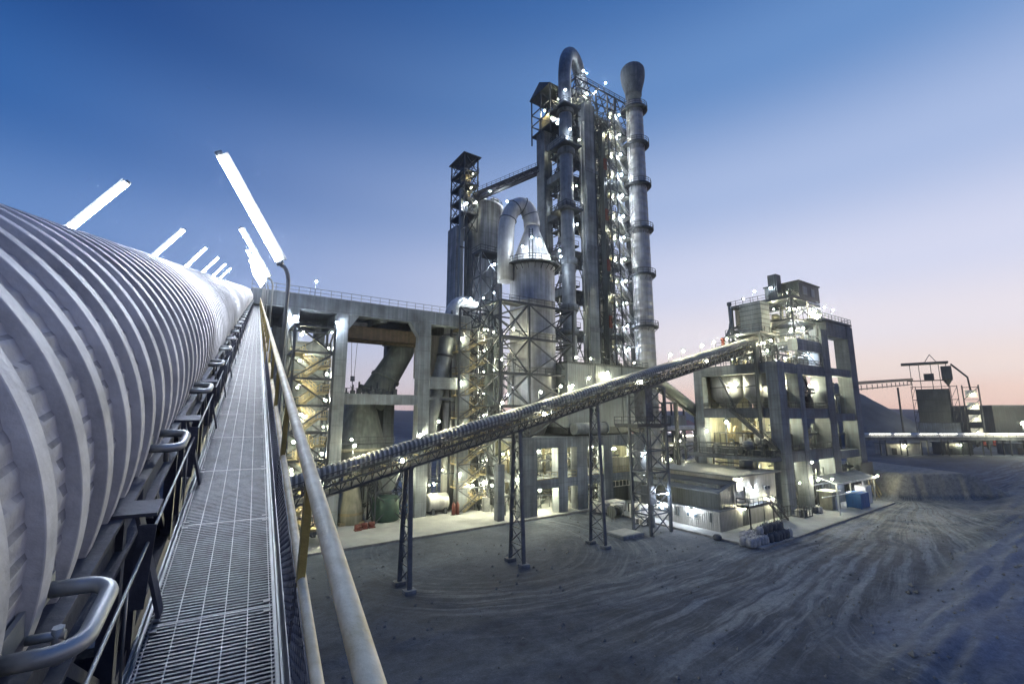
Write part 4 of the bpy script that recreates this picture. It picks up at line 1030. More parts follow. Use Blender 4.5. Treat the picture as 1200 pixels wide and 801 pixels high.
# overhead crane
t = thing('overhead_crane', 23, 75, 28, 'orange rusty crane girder with hanging hook ropes under the concrete deck', 'crane')
b = MB(); b.box(17.2,30.5,73.2,74.1,28.1,29.9); b.box(17.2,30.5,73.0,74.3,29.9,30.05); b.box(17.2,30.5,73.0,74.3,28.0,28.1); b.build('girder', RUST, t)
b = MB(); b.box(17.2,30.5,76.2,77.1,27.9,29.9); b.build('girder', RUST, t)
b = MB(); b.box(18.5,21,73.4,77,30.1,30.75); b.build('trolley', DKST, t)
b = MB(); 
for x in (18.7,19.6): b.tube([(x,73.6,27.7),(x*.5+9.58,73.6,22.0)],.035,6)
b.build('rope', BLACK, t)
b = MB(); b.box(18.85,19.45,73.4,73.8,21.2,22.0); b.tube([(19.15,73.6,21.2),(19.15,73.6,20.7),(19.4,73.6,20.4),(19.15,73.6,20.15),(18.9,73.6,20.4)],.07,8); b.build('hook', DKST, t)
# sloping hood and dome vessel
t = thing('gas_duct', 26, 79, 19, 'fat sloping green grey duct descending inside the concrete frame', 'duct')
b = MB(); b.tube([(29.8,79,29.5),(29.2,79,27.5),(24.6,79,19.6),(23.8,79,18.9)],[2.0,2.1,2.5,3.0],24); b.build('duct', GREEN, t)
b = MB(); b.tube([(26.3,79,22.5),(26.1,79,22.1)],2.6,24); b.build('flange', GREEN, t); MB().box(26,30.5,76.8,81,28.3,30.3).build('inlet_box', GREEN, t)
t = thing('dome_vessel', 21.6, 77, 0, 'wide green grey bell shaped vessel between the two concrete columns', 'vessel')
b = MB(); b.lathe(21.6,77.5,[(4.2,8.0),(4.4,8.2),(4.4,11.2),(4.3,11.3),(2.9,16.4),(2.6,17),(2.6,18.3)],40); b.build('bell', GREEN, t)
b = MB(); b.lathe(21.6,77.5,[(4.45,10.2),(4.6,10.2),(4.6,10.7),(4.45,10.7)],40,False); b.build('band', INNER, t)
b = MB(); b.rail([(17.6,72.6,11.4),(26,72.6,11.4)],1.1,1.4,.04); b.build('railing', STEEL, t)
for q in range(6):
    a = q*PI/3; MB().bar((21.6+3.8*math.cos(a),77.5+3.8*math.sin(a),.1),(21.6+3.8*math.cos(a),77.5+3.8*math.sin(a),8.1),.5).build('leg', CON, t)
t = thing('platform_machinery', 20, 72.5, 19.1, 'row of dark pumps and valves on the concrete beam under the crane hook', 'machinery')
for k in range(9):
    x = 17.6+k*.95; b = MB(); h = .6+.5*((k*7)%3); b.box(x,x+.6,71.6,72.4,18.92,18.95+h*.7); b.tube([(x+.3,72,18.95+h*.7),(x+.3,72,18.95+h+.5)],.14,8); b.build('valve', STEEL, t)
b = MB(); b.rail([(17.2,71.4,18.95),(25,71.4,18.95)],1.0,1.3,.04); b.build('railing', STEEL, t)
clutter('pipework',30.9,38,73.5,85,.13,8,31,'pale tanks and pipes at ground level between the concrete frame and the steel stair tower',mt=[INNER,GALV,DUCTL,DUCT],n=1.4)
clutter('pipework',17.5,28,80,86,.13,7,33,'dim machines at the back of the concrete frame behind the bell vessel',n=1.1)
# ground-level machines in front
t = thing('hopper_frame', 24.5, 71, 0, 'dark green hopper in a steel frame standing at the edge of the pavement', 'hopper')
frame_tower(t, 22.2, 26.6, 69.0, 72.6, .12, [4.4,8.2], STEEL, .22, 'X', .14)
b = MB(); b.lathe(24.4,70.8,[(2.0,.2),(2.05,.25),(2.05,3.5),(1.9,3.6)],24); b.build('tank', DGREE, t)
b = MB(); b.add([(22.5,69.2,7.8),(26.3,69.2,7.8),(26.3,72.4,7.8),(22.5,72.4,7.8),(23.8,70.2,4.5),(25.2,70.2,4.5),(25.2,71.4,4.5),(23.8,71.4,4.5)],[(0,1,2,3),(7,6,5,4),(0,4,5,1),(1,5,6,2),(2,6,7,3),(3,7,4,0)]); b.build('hopper', CLAD, t)
t = thing('feed_chute', 19.6, 72, 0, 'pale conical chute with cream band left of the green hopper', 'chute')
b = MB(); b.lathe(19.4,72,[(1.9,.12),(1.9,1.6),(1.2,5.2),(1.2,7.5)],20); b.build('cone', INNER, t); b = MB(); b.lathe(19.4,72,[(2.0,1.4),(2.0,1.8)],20,False); b.box(17.6,21.2,70.4,73.6,.12,.5); b.build('base', YELS, t)
for k, (x, y) in enumerate(((20.2,67.2),(21.3,67.4),(19.2,66.8))):
    t = thing('spare_part', x, y, .12, ['pile of red machine parts lying right on the pavement edge left of the hopper','middle pile of red machine parts on the pavement','pile of red machine parts farthest left on the pavement'][k], 'machine part', 'red machine parts on the pavement')
    b = MB(); b.box(x-.45,x+.45,y-.4,y+.4,.12,.28); b.tube([(x-.4,y,.62),(x+.4,y,.62)],.33,12); b.box(x-.2,x+.2,y-.35,y+.35,.28,.5); b.build('casting', REDD, t)
for k, x in enumerate((28.2, 29.4, 30.3)):
    t = thing('blue_crate', x, 73.4, .12, ['left blue frame crate beside the green hopper','middle blue frame crate on the pavement beside the hopper','right blue frame crate by the concrete column'][k], 'crate', 'blue crates by the hopper')
    b = MB()
    for z in (.2,.8,1.4): b.box(x-.5,x+.5,72.6,74,z,z+.12)
    for (p,q) in ((x-.46,72.7),(x+.46,72.7),(x-.46,73.9),(x+.46,73.9)): b.bar((p,q,.12),(p,q,1.6),.1)
    b.build('frame', BLUE, t)
t = thing('round_tank', 33.2, 69.5, 0, 'horizontal pale tank on saddles lying beside the stair tower', 'tank')
b = MB(); b.tube([(31.2,71,1.9),(31.4,71,1.9),(34.6,71,1.9),(34.8,71,1.9)],[1.1,1.4,1.4,1.1],22); b.build('shell', DUCTL, t); b = MB(); b.box(31.7,32.1,69.8,72.2,.12,1.1); b.box(33.9,34.3,69.8,72.2,.12,1.1); b.build('saddle', CON, t)
t = thing('gas_cylinder_rack', 35, 68, 0, 'red cylinder standing on the pavement beside the foot of the stair tower', 'cylinder')
b = MB(); b.lathe(34.7,68.2,[(.3,.14),(.3,1.7),(.12,1.95),(.12,2.1)],12); b.lathe(35.4,68.2,[(.3,.14),(.3,1.7),(.12,1.95),(.12,2.1)],12); b.build('cylinder', REDD, t); MB().box(34.3,35.8,67.8,68.6,.12,.16).build('tray', STEEL, t)

# stair towers
t = thing('stair_tower', 38.4, 70.4, 0, 'dark steel stair tower with yellowish zigzag flights under the bent pale duct', 'stair tower')
z_l = [.2+3.8*i for i in range(10)]
frame_tower(t, 35.4, 41.2, 68.6, 71.8, 0, z_l[1:], STEEL, .28, 'X', .15, 'vU')
stairs(t, 35.6, 41, 68.8, 71.6, z_l[:-1], YELS, land=1.2, lampk='w', both=False)
t = thing('bent_duct', 36, 74, 0, 'fat pale duct rising behind the steel stair tower and bending over its top', 'duct')
P = [(36.0,73.2,.2),(36.0,73.2,20),(36.0,73.2,33.0)] + arc((36.0,73.2,33.4),(41.8,73.4,33.4),3.0,14)[1:] + [(42,73.5,30.5),(42.6,73.6,27)]
b = MB(); b.tube(P,[1.25]*3+[1.25+.2*math.sin(PI*k/14) for k in range(14)]+[1.25,1.25],24); b.build('duct', DUCTL, t)
for z in (6,12,18,24,30): b = MB(); b.lathe(36,73.2,[(1.28,z),(1.4,z),(1.4,z+.2),(1.28,z+.2)],24,False); b.build('flange', DUCT, t)
lamp(t,41.6,71.4,37.5,'c'); lamp(t,38.8,71.3,36.9,'c')
t = thing('stair_tower', 11, 66, 0, 'dark steel stair tower with lit flights beside the far left concrete column', 'stair tower')
z_l = [.2+3.38*i for i in range(9)]
frame_tower(t, 8.7, 13.5, 61.8, 66.4, 0, z_l[1:], STEEL, .3, 'Z', .2)
stairs(t, 8.9, 13.3, 62.2, 66.2, z_l[:-1], YELS, land=1.2, lampk='w', both=True)
MB().box(8.4,14.4,67.5,67.7,0,26).build('back_wall', CONL, t)
for z in (8,16,24): lamp(t, 11, 67.2, z, 's')

# ------------------------------------------------------------------ right building
t = thing('mill_building', 95, 47, 0, 'tall open concrete frame building with lit floors on the right of the plant', 'building')
for (a,c,y0,y1,h) in ((79.6,82,38,40,25),(86.6,88.4,38,40,25),(97.6,100.6,38,40.6,32.4),(110,113,38,40.6,34.2),(79.6,81.4,52.2,54,25),(97.6,100.6,54,56.4,32.4),(110,113,54,56.4,34.2),(88,90,53,55,25)):
    MB().cbox(a,c,y0,y1,0,h,.07).build('column', CONL if a < 97 else CON, t)
for z in (9.8,17.0,24.8):
    b = MB(); b.box(79.55,81.5,40.05,52.15,z-1.6,z); b.build('beam', CON, t)
    b = MB(); b.box(82.05,97.55,38.1,39.6,z-1.7,z); b.build('beam', CON, t)
    MB().box(81.55,97.55,39.65,54,z-.5,z-.02).build('floor_slab', CON, t)
    b = MB(); b.rail([(79.7,52.1,z),(79.7,40,z)],1.1,1.6,.05); b.build('railing', STEEL, t); b = MB(); b.rail([(82.1,38.2,z),(97.5,38.2,z)],1.1,1.6,.05); b.build('railing', STEEL, t)
for z in (9.2,16.2,25.0): 
    b = MB(); b.box(100.65,109.95,38.2,39.8,z-1.5,z); b.build('beam', CON, t); MB().box(100,110,39.85,55,z-.5,z-.02).build('floor_slab', CON, t)
MB().box(76.2,79.5,38.6,54,8.4,9.0).build('floor_slab', CON, t)
b = MB(); b.rail([(76.3,53.9,9.0),(76.3,38.7,9.0),(79.5,38.7,9.0)],1.1,1.6,.05); b.build('railing', STEEL, t)
# arched top frame
b = MB(); b.box(100.65,109.95,38.1,40.4,31.4,34.2); b.build('beam', CON, t)
b = MB(); b.box(97.65,100.55,40.65,54,32,34.4); b.build('beam', CONL, t)
b = MB(); b.box(97.62,113,38,56.4,34.4,34.75); b.build('roof_slab', CON, t)
b = MB()
for k in range(6):
    a0 = k/6*PI/2; a1 = (k+1)/6*PI/2
    y0, y1 = 40.65+2.4*math.sin(a0)*0+2.4*(1-math.cos(a0)), 40.65+2.4*(1-math.cos(a1)); zz0, zz1 = 29.6+2.4*math.sin(a0), 29.6+2.4*math.sin(a1)
    b.add([(97.7,40.6,zz0),(97.7,y0,zz0),(97.7,y1,zz1),(97.7,40.6,zz1),(100.5,40.6,zz0),(100.5,y0,zz0),(100.5,y1,zz1),(100.5,40.6,zz1)],[(0,3,2,1),(4,5,6,7),(1,2,6,5)])
b.build('haunch', CONL, t)
b = MB(); b.box(88,97.6,38.15,39.8,27.6,29.6); b.build('beam', CONL, t)
MB().box(88,97.6,39.85,54,28.8,29.3).build('floor_slab', CONL, t)
b = MB(); b.rail([(97.7,38.1,34.75),(112.9,38.1,34.75),(112.9,56,34.75)],1.1,1.5,.06); b.build('railing', GALV, t); b = MB(); b.rail([(88,54,29.6),(88,38.3,29.6),(97.5,38.3,29.6)],1.1,1.5,.05); b.build('railing', GALV, t)
# inner lit walls
MB().box(81.6,97.5,53.2,53.5,0,24.2).build('back_wall', INNER, t)
MB().box(100.7,109.9,53.6,53.9,0,31).build('back_wall', INNER, t)
for (x0,x1,z0,z1) in ((88.5,93,.2,7.9),(92,97.4,17.2,23)): MB().box(x0,x1,47,47.2,z0,z1).build('partition', INNER, t)
MB().box(88.5,97.4,47.3,47.5,9.9,15.2).build('partition', INNER, t)
b = MB(); b.bar((79.0,46.5,17.0),(79.0,38.8,10.0),.5,.7); b.rail([(78.7,46.5,17.2),(78.7,38.8,10.2)],1,1.5,.05,False); b.build('stair_flight', STEEL, t)
b = MB(); b.bar((80.2,49,23.4),(80.2,46.2,17.2),.35); b.build('strut', STEEL, t)
b = MB(); b.bar((79.3,41.2,9.0),(79.3,41.2,28.5),.7,.8); b.build('elevator_leg', CLADD, t)
rl = [(80.6,47.8,8.6,'w'),(80.4,44.6,6.6,'w'),(84.6,38.6,4.6,'w'),(88.9,37.6,4.9,'w'),(83,41.6,14.0,'W'),(86,45,14.8,'W'),(92,41,14.6,'W'),(83,50,14.6,'W'),(81.8,46.8,21.6,'W'),(81.9,40.4,20.6,'w'),(105,40.6,14.6,'W'),(105,40.8,22.6,'W'),(83,46.8,7.6,'W'),(92,40.4,7,'W'),(79,51.6,13,'w'),(84.3,43.6,21.2,'w'),(89.6,41.2,22.4,'W'),(96.6,41,21.4,'W'),(90,40.4,15.4,'w'),
  (95,41,7.2,'w'),(105,41.5,7.4,'w'),(105,46,13.8,'w'),(105,45,22,'w'),(93,43,26.8,'c'),(96.4,40.6,27.4,'c'),(90.6,41,26.9,'w'),(84,45,26.6,'w'),(82.4,41,27.2,'w'),(83,48,26.4,'w'),(89.2,39.6,31.6,'w'),(105,42,30.4,'c'),(103,50,30.2,'w'),(86,41,7.2,'w'),(92,45,6.4,'w'),(105,42,25.9,'s')]
for a in rl: lamp(t,*a)
for (u,v) in ((101,38.6),(105,38.6),(99,44)): lamp(t,u,v,34.75,'q')
# storage bins, each a thing
for i, (u,v,r,l) in enumerate(((84.3,50,2.9,'left dark bin hanging between two floors of the right building'),(84.3,43.4,2.9,'right dark bin hanging between two floors of the right building'))):
    q = thing('storage_bin', u, v, 18, l, 'bin', 'bins in the right building'); b = MB(); b.lathe(u,v,[(.9,17.1),(2.2,18.6),(r,19.2),(r,24.2)],28); b.build('shell', VES, q)
    b = MB(); b.lathe(u,v,[(r+.02,21),(r+.12,21),(r+.12,21.2),(r+.02,21.2)],28,False); b.build('band', STEEL, q)
q = thing('curved_vessel', 93, 46, 17, 'pale round bottomed vessel on the third floor of the right building', 'vessel'); b = MB(); b.lathe(94.4,43.2,[(1.2,17.1),(2.6,19),(2.9,20.6),(2.6,23.6),(1.8,24.2)],26); b.build('shell', VES, q); b = MB(); b.bar((94.4,40.4,24),(96.6,40.2,17.2),.3); b.build('chute', STEEL, q)
q = thing('mill_drum', 106, 46, 25, 'dark round drum under the roof frame at the right end of the right building', 'drum'); b = MB(); b.tube([(101.4,44,27),(101.8,44,27),(108.6,44,27),(109,44,27)],[1.2,1.9,1.9,1.2],24); b.build('shell', DUCT, q); b = MB(); b.box(102.4,103,42.4,45.6,25,26); b.box(107.4,108,42.4,45.6,25,26); b.build('saddle', STEEL, q); b = MB(); b.tube([(105,44,28.8),(105,44,30.4)],.4,12); b.build('stub', STEEL, q)
clutter('pipework',82.3,97,41,46.8,9.82,5.2,41,'dense yellowish machines and pipes on the second floor of the right building',mt=[INNER,YELS,GALV,GREEN,DUCTL],n=1.6)
clutter('pipework',81.7,87,42,52,9.82,5.0,61,'yellowish valves and pipes at the left edge of the right building second floor',mt=[INNER,YELS,GALV,DUCTL],n=4)
clutter('pipework',81.7,86,40.5,52,.13,7.4,62,'lit pipes and tanks at ground level behind the shed roof',mt=[INNER,GALV,DUCT],n=3)
clutter('pipework',76.4,79.3,40,53,9.02,3.4,63,'dark pumps on the outer balcony of the right building',mt=[STEEL,DUCT,GREEN],n=3)
clutter('pipework',82.3,97,41,46.5,.13,7.6,43,'pipes and tanks on the ground floor of the right building',mt=[INNER,GALV,GREEN,DUCT],n=1.2)
clutter('pipework',100.8,109.6,41,50,.13,7.2,44,'tangled pipes at ground level in the right bay of the right building',mt=[INNER,GALV,WHITE,DUCT],n=1.7)
clutter('pipework',100.8,109.6,41,50,9.22,5.4,45,'dim machines on the second floor in the right bay of the right building',mt=[GREEN,DUCT,GALV,STEEL],n=1.2)
clutter('pipework',100.8,109.6,41,50,16.22,6.6,46,'dim machines on the third floor in the right bay of the right building',mt=[GREEN,DUCT,GALV,STEEL],n=1.2)
clutter('pipework',81.8,97,40.5,52,24.82,3.6,47,'brightly lit pumps and pipes on the open deck of the right building',mt=[INNER,GALV,YELS,DUCT],n=1.5)
D_ = [STEEL,DUCT,GREEN,CLADD,GALV,STEEL]
for (a0,a1,b0,b1,zz,hh,sd,l) in ((82.4,97.2,39.7,42.4,9.82,4.6,71,'dark pumps and pipes behind the second floor railing facing the yard'),(82.4,97.2,39.7,41.6,17.02,5.4,72,'dark pipes behind the third floor railing facing the yard'),
    (100.8,109.6,39.9,42,9.22,5.2,73,'dark tanks behind the second floor railing of the right hand bay'),(100.8,109.6,39.9,42,16.22,6.6,74,'dark pipes behind the third floor railing of the right hand bay'),(89,97,38.6,41,.13,6.4,75,'pipe tangle in front of the lit ground floor wall of the right building'),
    (100.8,109.6,38.6,41,.13,6.6,76,'steel pipe frames at ground level behind the canopy')):
    clutter('pipework',a0,a1,b0,b1,zz,hh,sd,l,mt=D_,n=2.2)
# steel penthouse
t = thing('steel_penthouse', 93, 44, 29.3, 'steel framed top storey with dark clad room and railed deck on the right building', 'penthouse')
frame_tower(t, 88.3, 97.4, 38.6, 50, 24.8, [29.3,33.4,37.6], STEEL, .3, 'X', .12, 'uv')
slab_floor(t,87.9,97.6,38.4,50.4,37.7,.35,STEEL,[(87.9,50.4,37.7),(87.9,38.4,37.7),(97.6,38.4,37.7)])
MB().box(88.2,97.5,38.5,50.2,33.4,33.6).build('grating_floor', STEEL, t); MB().box(88.6,97.3,49.4,49.6,33.7,37.2).build('back_wall', CLADL, t)
b = MB(); b.box(91.2,99.6,38.3,44.6,37.75,40.9); b.box(91,99.8,38.1,44.8,40.9,41.15); b.build('plant_room', CLADD, t)
MB().box(92.6,94.4,38.22,38.3,38.6,40.2).build('louvre', CLAD, t); MB().box(96,97.4,38.22,38.3,38.6,40.2).build('louvre', CLAD, t)
b = MB(); b.box(88.6,90.4,41,42.6,37.75,42.6); b.build('vent_hood', CLADD, t)
b = MB(); b.box(94.0,99.4,38.25,38.4,34.2,37.5); b.build('screen_wall', WHITE, t)
for k in range(4):
    b = MB(); b.bar((94,38.2,34.6+k*.8),(99.4,38.2,34.6+k*.8),.12); b.build('screen_slat', STEEL, t)
for (u,v,z,k) in ((90,40,35.4,'w'),(92.2,39.2,36,'w'),(88.4,47.6,39,'w'),(93.4,39.4,32.2,'w'),(95.4,38.0,35.6,'w'),(97.4,38,34.9,'w'),(90.5,43,36.2,'w'),(89.6,40,31.4,'w'),(89,39.6,38.6,'s'),(95.6,42,32,'c')): lamp(t,u,v,z,k)
lamp(t,88.4,45.6,37.7,'q'); lamp(t,88.6,42.6,37.7,'q')
clutter('pipework',88.8,97,39.6,49,29.35,3.9,51,'bright yellow lit machines inside the steel top storey of the right building',mt=[INNER,YELS,GALV],n=1.3)
clutter('pipework',88.8,97,39.4,49,33.65,3.8,81,'crowded pipes and cabinets under the railed top deck of the right building',mt=[INNER,GALV,DUCT,STEEL],n=2.4)
t = thing('bag_filter', 86, 46, 27, 'grey ribbed filter box with hopper legs beside the steel top storey', 'filter')
b = MB(); b.box(84.2,87.4,42.2,46.2,31.4,37.0); b.build('casing', CLAD, t)
b = MB()
for k in range(6): b.box(84.1,87.5,42.1,46.3,31.8+k*.9,31.9+k*.9)
b.build('rib', STEEL, t)
b = MB(); b.add([(84.2,42.2,31.4),(87.4,42.2,31.4),(87.4,46.2,31.4),(84.2,46.2,31.4),(85.4,43.6,28.6),(86.2,43.6,28.6),(86.2,44.8,28.6),(85.4,44.8,28.6)],[(7,6,5,4),(0,4,5,1),(1,5,6,2),(2,6,7,3),(3,7,4,0)]); b.build('hopper', CLAD, t)
b = MB()
for (x,y) in ((84.3,42.3),(87.3,42.3),(87.3,46.1),(84.3,46.1)): b.bar((x,y,24.8),(x,y,31.4),.24)
b.bar((84.3,42.3,24.9),(84.3,46.1,31.2),.14); b.bar((84.3,46.1,24.9),(84.3,42.3,31.2),.14); b.bar((84.3,42.3,24.9),(87.3,42.3,31.2),.14); b.build('leg_frame', STEEL, t)
t = thing('chute_pipes', 82, 48, 27, 'dark forked pipes rising above the top end of the conveyor bridge', 'pipe')
b = MB(); b.tube([(82,46.4,26.5),(82,46.8,33),(82,46.9,36.8)],.3,10); b.tube([(82,47,32.4),(78,47.4,27)],.22,8); b.tube([(82,47,33.2),(81,46.8,31),(81.4,45.6,29.2),(81.2,45.4,27.6)],.2,8); b.build('pipe', STEEB, t)
b = MB(); b.lathe(82,46.9,[(.42,36.6),(.42,37.2),(.2,37.3)],10); b.build('cap', STEEB, t)
# head end of the conveyor bridge
t = thing('drive_house', 83, 43.5, 25, 'small dark drive platform where the conveyor bridge meets the right building', 'platform')
frame_tower(t,80.2,86,40.8,46.4,24.8,[28.4,30.2],STEEL,.22,'X',.1,'uv'); slab_floor(t,79.8,86.4,40.4,46.8,30.4,.2,STEEL,[(79.8,46.8,30.4),(79.8,40.4,30.4),(86.4,40.4,30.4)])
b = MB(); b.tube([(83.4,41.6,27.4),(83.4,45.4,27.4)],.9,18); b.build('pulley', DKST, t); lamp(t,81,40.6,28.4,'w'); lamp(t,84,41,29.2,'w')

# ------------------------------------------------------------------ shed in front
t = thing('shed', 66, 46, 0, 'two storey corrugated shed with lean-to roof and bright wall lamps beside the heap of sacks', 'shed')
MB().box(60,64.2,38,52,.1,2.75).build('lower_wall', CLADL, t)
b = MB(); b.box(64.25,76,38.2,52.6,.1,7.0); b.build('wall', CLADL, t)
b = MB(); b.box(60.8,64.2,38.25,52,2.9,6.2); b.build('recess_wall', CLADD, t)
b = MB(); b.add([(63.7,37.4,7.3),(76.6,37.4,7.25),(76.6,53.2,7.25),(63.7,53.2,7.3),(63.7,37.4,7.1),(76.6,37.4,7.05),(76.6,53.2,7.05),(63.7,53.2,7.1)],[(0,1,2,3),(7,6,5,4),(0,4,5,1),(1,5,6,2),(2,6,7,3),(3,7,4,0)]); b.build('roof', ROOF, t)
b = MB(); b.add([(59.2,37.5,5.4),(64.2,37.5,6.55),(64.2,53.4,6.55),(59.2,53.4,5.4),(59.2,37.5,5.28),(64.2,37.5,6.43),(64.2,53.4,6.43),(59.2,53.4,5.28)],[(0,1,2,3),(7,6,5,4),(0,4,5,1),(1,5,6,2),(2,6,7,3),(3,7,4,0)]); b.build('lean_to_roof', ROOF, t)
b = MB(); b.box(59.7,64.2,37.85,52.1,2.76,2.88); b.build('ledge', CONL, t)
for (y) in (41.3,42.5,46.6,47.6):
    f = MB().box(59.93,59.99,y,y+.75,1.35,2.05).build('window', WHITE, t); MB().box(59.9,59.925,y+.1,y+.65,1.45,1.95).build('pane', GLASS, f)
for y in (39.2,44.4,44.9): MB().box(59.9,59.97,y,y+.35,1.2,2.4).build('vent', CLADD, t)
for (u0_,u1_,z0,z1) in ((64.8,66.4,5.0,6.3),(72.4,73,4.6,5.2),(73.4,74,4.6,5.2)):
    f = MB().box(u0_,u1_,38.1,38.17,z0,z1).build('window', WHITE, t); MB().box(u0_+.1,u1_-.1,38.05,38.09,z0+.1,z1-.1).build('pane', GLASS if u0_ > 70 else WIN, f)
d = MB().box(66.9,68.2,38.08,38.17,3.2,5.4).build('door', CLADD, t)
MB().box(66.0,67.4,38.1,38.18,.2,2.4).build('door', CLADD, t)
b = MB(); b.box(64.3,71.8,36.2,38.0,3.0,3.15); b.build('balcony', STEEL, t)
b = MB(); b.rail([(64.4,38,3.15),(64.4,36.3,3.15),(71,36.3,3.15)],1.05,1.2,.045); b.build('railing', STEEL, t)
for x in (64.8,68.6,71.2): MB().bar((x,36.4,.1),(x,36.4,3.0),.14).build('balcony_post', STEEL, t)
flight(t,71.8,75.2,36.3,37.4,3.0,.15,STEEL)
for (u,v,z,k,rz) in ((59.75,42.3,2.35,'c',-PI/2),(59.75,47.5,2.35,'c',-PI/2),(69.4,37.9,4.9,'c',0),(65.6,37.9,6.8,'w',0),(66,37.9,2.6,'w',0),(73.6,37.8,3.2,'s',0)): lamp(t,u,v,z,k,rz)
t = thing('roof_tank', 73.5, 45, 7.4, 'squat dark cylinder standing on the back of the shed roof', 'tank'); b = MB(); b.lathe(74.2,41.6,[(1.1,7.4),(1.1,8.5),(.9,8.7)],20); b.build('shell', STEEL, t); b = MB(); b.box(73,75.4,40.4,42.8,7.27,7.4); b.build('base', STEEL, t)
t = thing('frame_gantry', 72, 50, 7.5, 'dark goalpost frame rising behind the shed roof', 'frame'); b = MB(); b.bar((76.9,43,.2),(76.9,43,10.4),.3); b.bar((76.9,49,.2),(76.9,49,10.4),.3); b.bar((76.9,43,10.4),(76.9,49,10.4),.3); b.build('frame', STEEL, t); MB().box(76.75,77.05,43.2,48.8,7.6,7.8).build('crossbar', STEEL, t)

# white equipment left of the shed
def small(name, u, v, w, d, h, m, label, cat, group=None, z=.12):
    t = thing(name, u, v, z, label, cat, group); b = MB(); b.cbox(u-w/2,u+w/2,v-d/2,v+d/2,z+.12,z+h,.04); b.build('body', m, t)
    b = MB(); b.box(u-w/2+.05,u+w/2-.05,v-d/2+.05,v+d/2-.05,z,z+.12); b.build('plinth', STEEL, t)
    b = MB(); b.box(u-w/2-.02,u-w/2-.005,v-d*.35,v+d*.35,z+h*.25,z+h*.85); b.box(u-w*.35,u+w*.35,v-d/2-.02,v-d/2-.005,z+h*.25,z+h*.85); b.build('door', CLADL if m is WHITE else m, t); return t
small('cabinet',57.6,50,2.2,2.0,2.1,WHITE,'white equipment cabinet between the shed and the steel support tower','cabinet')
small('cabinet',56.4,53.4,1.6,1.4,1.7,WHITE,'smaller pale cabinet behind the low concrete slab','cabinet')
small('cabinet',55.8,56,1.8,1.4,1.5,BAGW,'grey boxy unit at the edge of the dirt near the pier building','cabinet')
small('crate',58.8,56.2,2.8,2.2,1.6,WHITE,'long white crate in front of the barred window','crate')
small('crate',60.6,53.6,1.6,1.4,1.4,CLADD,'dark crate beside the left end of the shed','crate')
t = thing('cable_reel', 54.8, 52.6, 0, 'dark round drum lying in front of the white cabinets', 'drum'); b = MB(); b.tube([(54.2,52.6,.95),(54.4,52.6,.95)],.95,20); b.build('flange', CLADD, t); MB().tube([(55.4,52.6,.95),(55.6,52.6,.95)],.95,20).build('flange', CLADD, t); MB().tube([(54.4,52.6,.95),(55.4,52.6,.95)],.6,16).build('core', BLACK, t)
for k in range(6):
    u_, v_ = 55+.9*(k%3), 48.5-1.5*(k//3); small('barrel_box',u_+random.uniform(-.2,.2),v_,.8,.8,.7+.5*random.random(),[WHITE,CLADD,BAGW][k%3],['white square tub','dark square tub','grey square tub'][k%3]+(' nearer the slab' if k//3 else ' behind the other tubs')+' by the steel support tower','tub','tubs by the support tower',z=.0)

# sacks stacked at the pad corner
rnd = random.Random(5)
def sack_mesh(m, nm, w, h):
    b = MB(); n = 10; vs = []
    for j in range(6):
        z = h*j/5; bul = 1+.12*math.sin(PI*j/5)-.25*(j==5)
        for i in range(n*2):
            a = 2*PI*i/(2*n); c, s = math.cos(a), math.sin(a); q = 1/max(abs(c),abs(s))**.75
            vs.append((w/2*c*q*bul*(1+.05*rnd.uniform(-1,1)), w/2*s*q*bul*(1+.05*rnd.uniform(-1,1)), z+.03*rnd.uniform(-1,1)*(j>0)))
    N2 = 2*n; b.add(vs, [(j*N2+i,j*N2+(i+1)%N2,(j+1)*N2+(i+1)%N2,(j+1)*N2+i) for j in range(5) for i in range(N2)], True); o = 5*N2
    b.f.append([o+i for i in range(N2)]); b.sm.append(False); b.mi.append(0); b.f.append(list(range(N2-1,-1,-1))); b.sm.append(False); b.mi.append(0)
    c = MB(); 
    for i in range(4):
        a = PI/4+i*PI/2; x, y = w*.4*math.cos(a)*1.2, w*.4*math.sin(a)*1.2; c.tube([(x-.08,y,h*.93),(x,y,h*1.2),(x+.08,y,h*.93)],.025,5)
    return b, c
protos = []
spots = []
for k in range(28):
    u_ = 56.6 + (k%10)*1.02 + rnd.uniform(-.2,.2); v_ = 31.9 + (k//10)*1.05 + rnd.uniform(-.15,.15)
    if k//10 == 2 and k%10 < 2: continue
    spots.append((u_, v_, .12, k))
for k in range(7): spots.append((59.5+k*.95+rnd.uniform(-.2,.2), 32.5+rnd.uniform(-.1,.2), 1.12, 40+k))
variants = [(BAGW,'pale woven bulk bag standing in the heap at the pavement corner',1.0),(BAGD,'dark bulk bag standing in the heap at the pavement corner',1.0),(BAGW,'small pale sack on top of the heap at the pavement corner',.85),(BAGD,'small dark sack on top of the heap at the pavement corner',.85)]
for i, (m, l, h) in enumerate(variants):
    b, c = sack_mesh(m, 'bag', .92 if h == 1 else .8, h); protos.append((b, c, m, l))
made = {}
for (u_, v_, z_, k) in spots:
    vi = (0 if (u_ < 60.5 or rnd.random() < .3) else 1) + (2 if k >= 40 else 0)
    b, c, m, l = protos[vi]; r0 = bpy.data.objects.new('bulk_bag', None); col.objects.link(r0); r0.location = W(u_, v_, z_); r0.rotation_euler = (0,0,ANG+rnd.uniform(-.5,.5)); r0.empty_display_size = .2
    tag(r0, l, 'sack', l.split(' ')[0]+' '+l.split(' ')[1]+' sacks in the heap'); 
    if vi not in made: made[vi] = (b.build('bag', m, r0), c.build('lifting_loop', m, r0))
    else:
        for o in made[vi]: q = o.copy(); col.objects.link(q); q.parent = r0
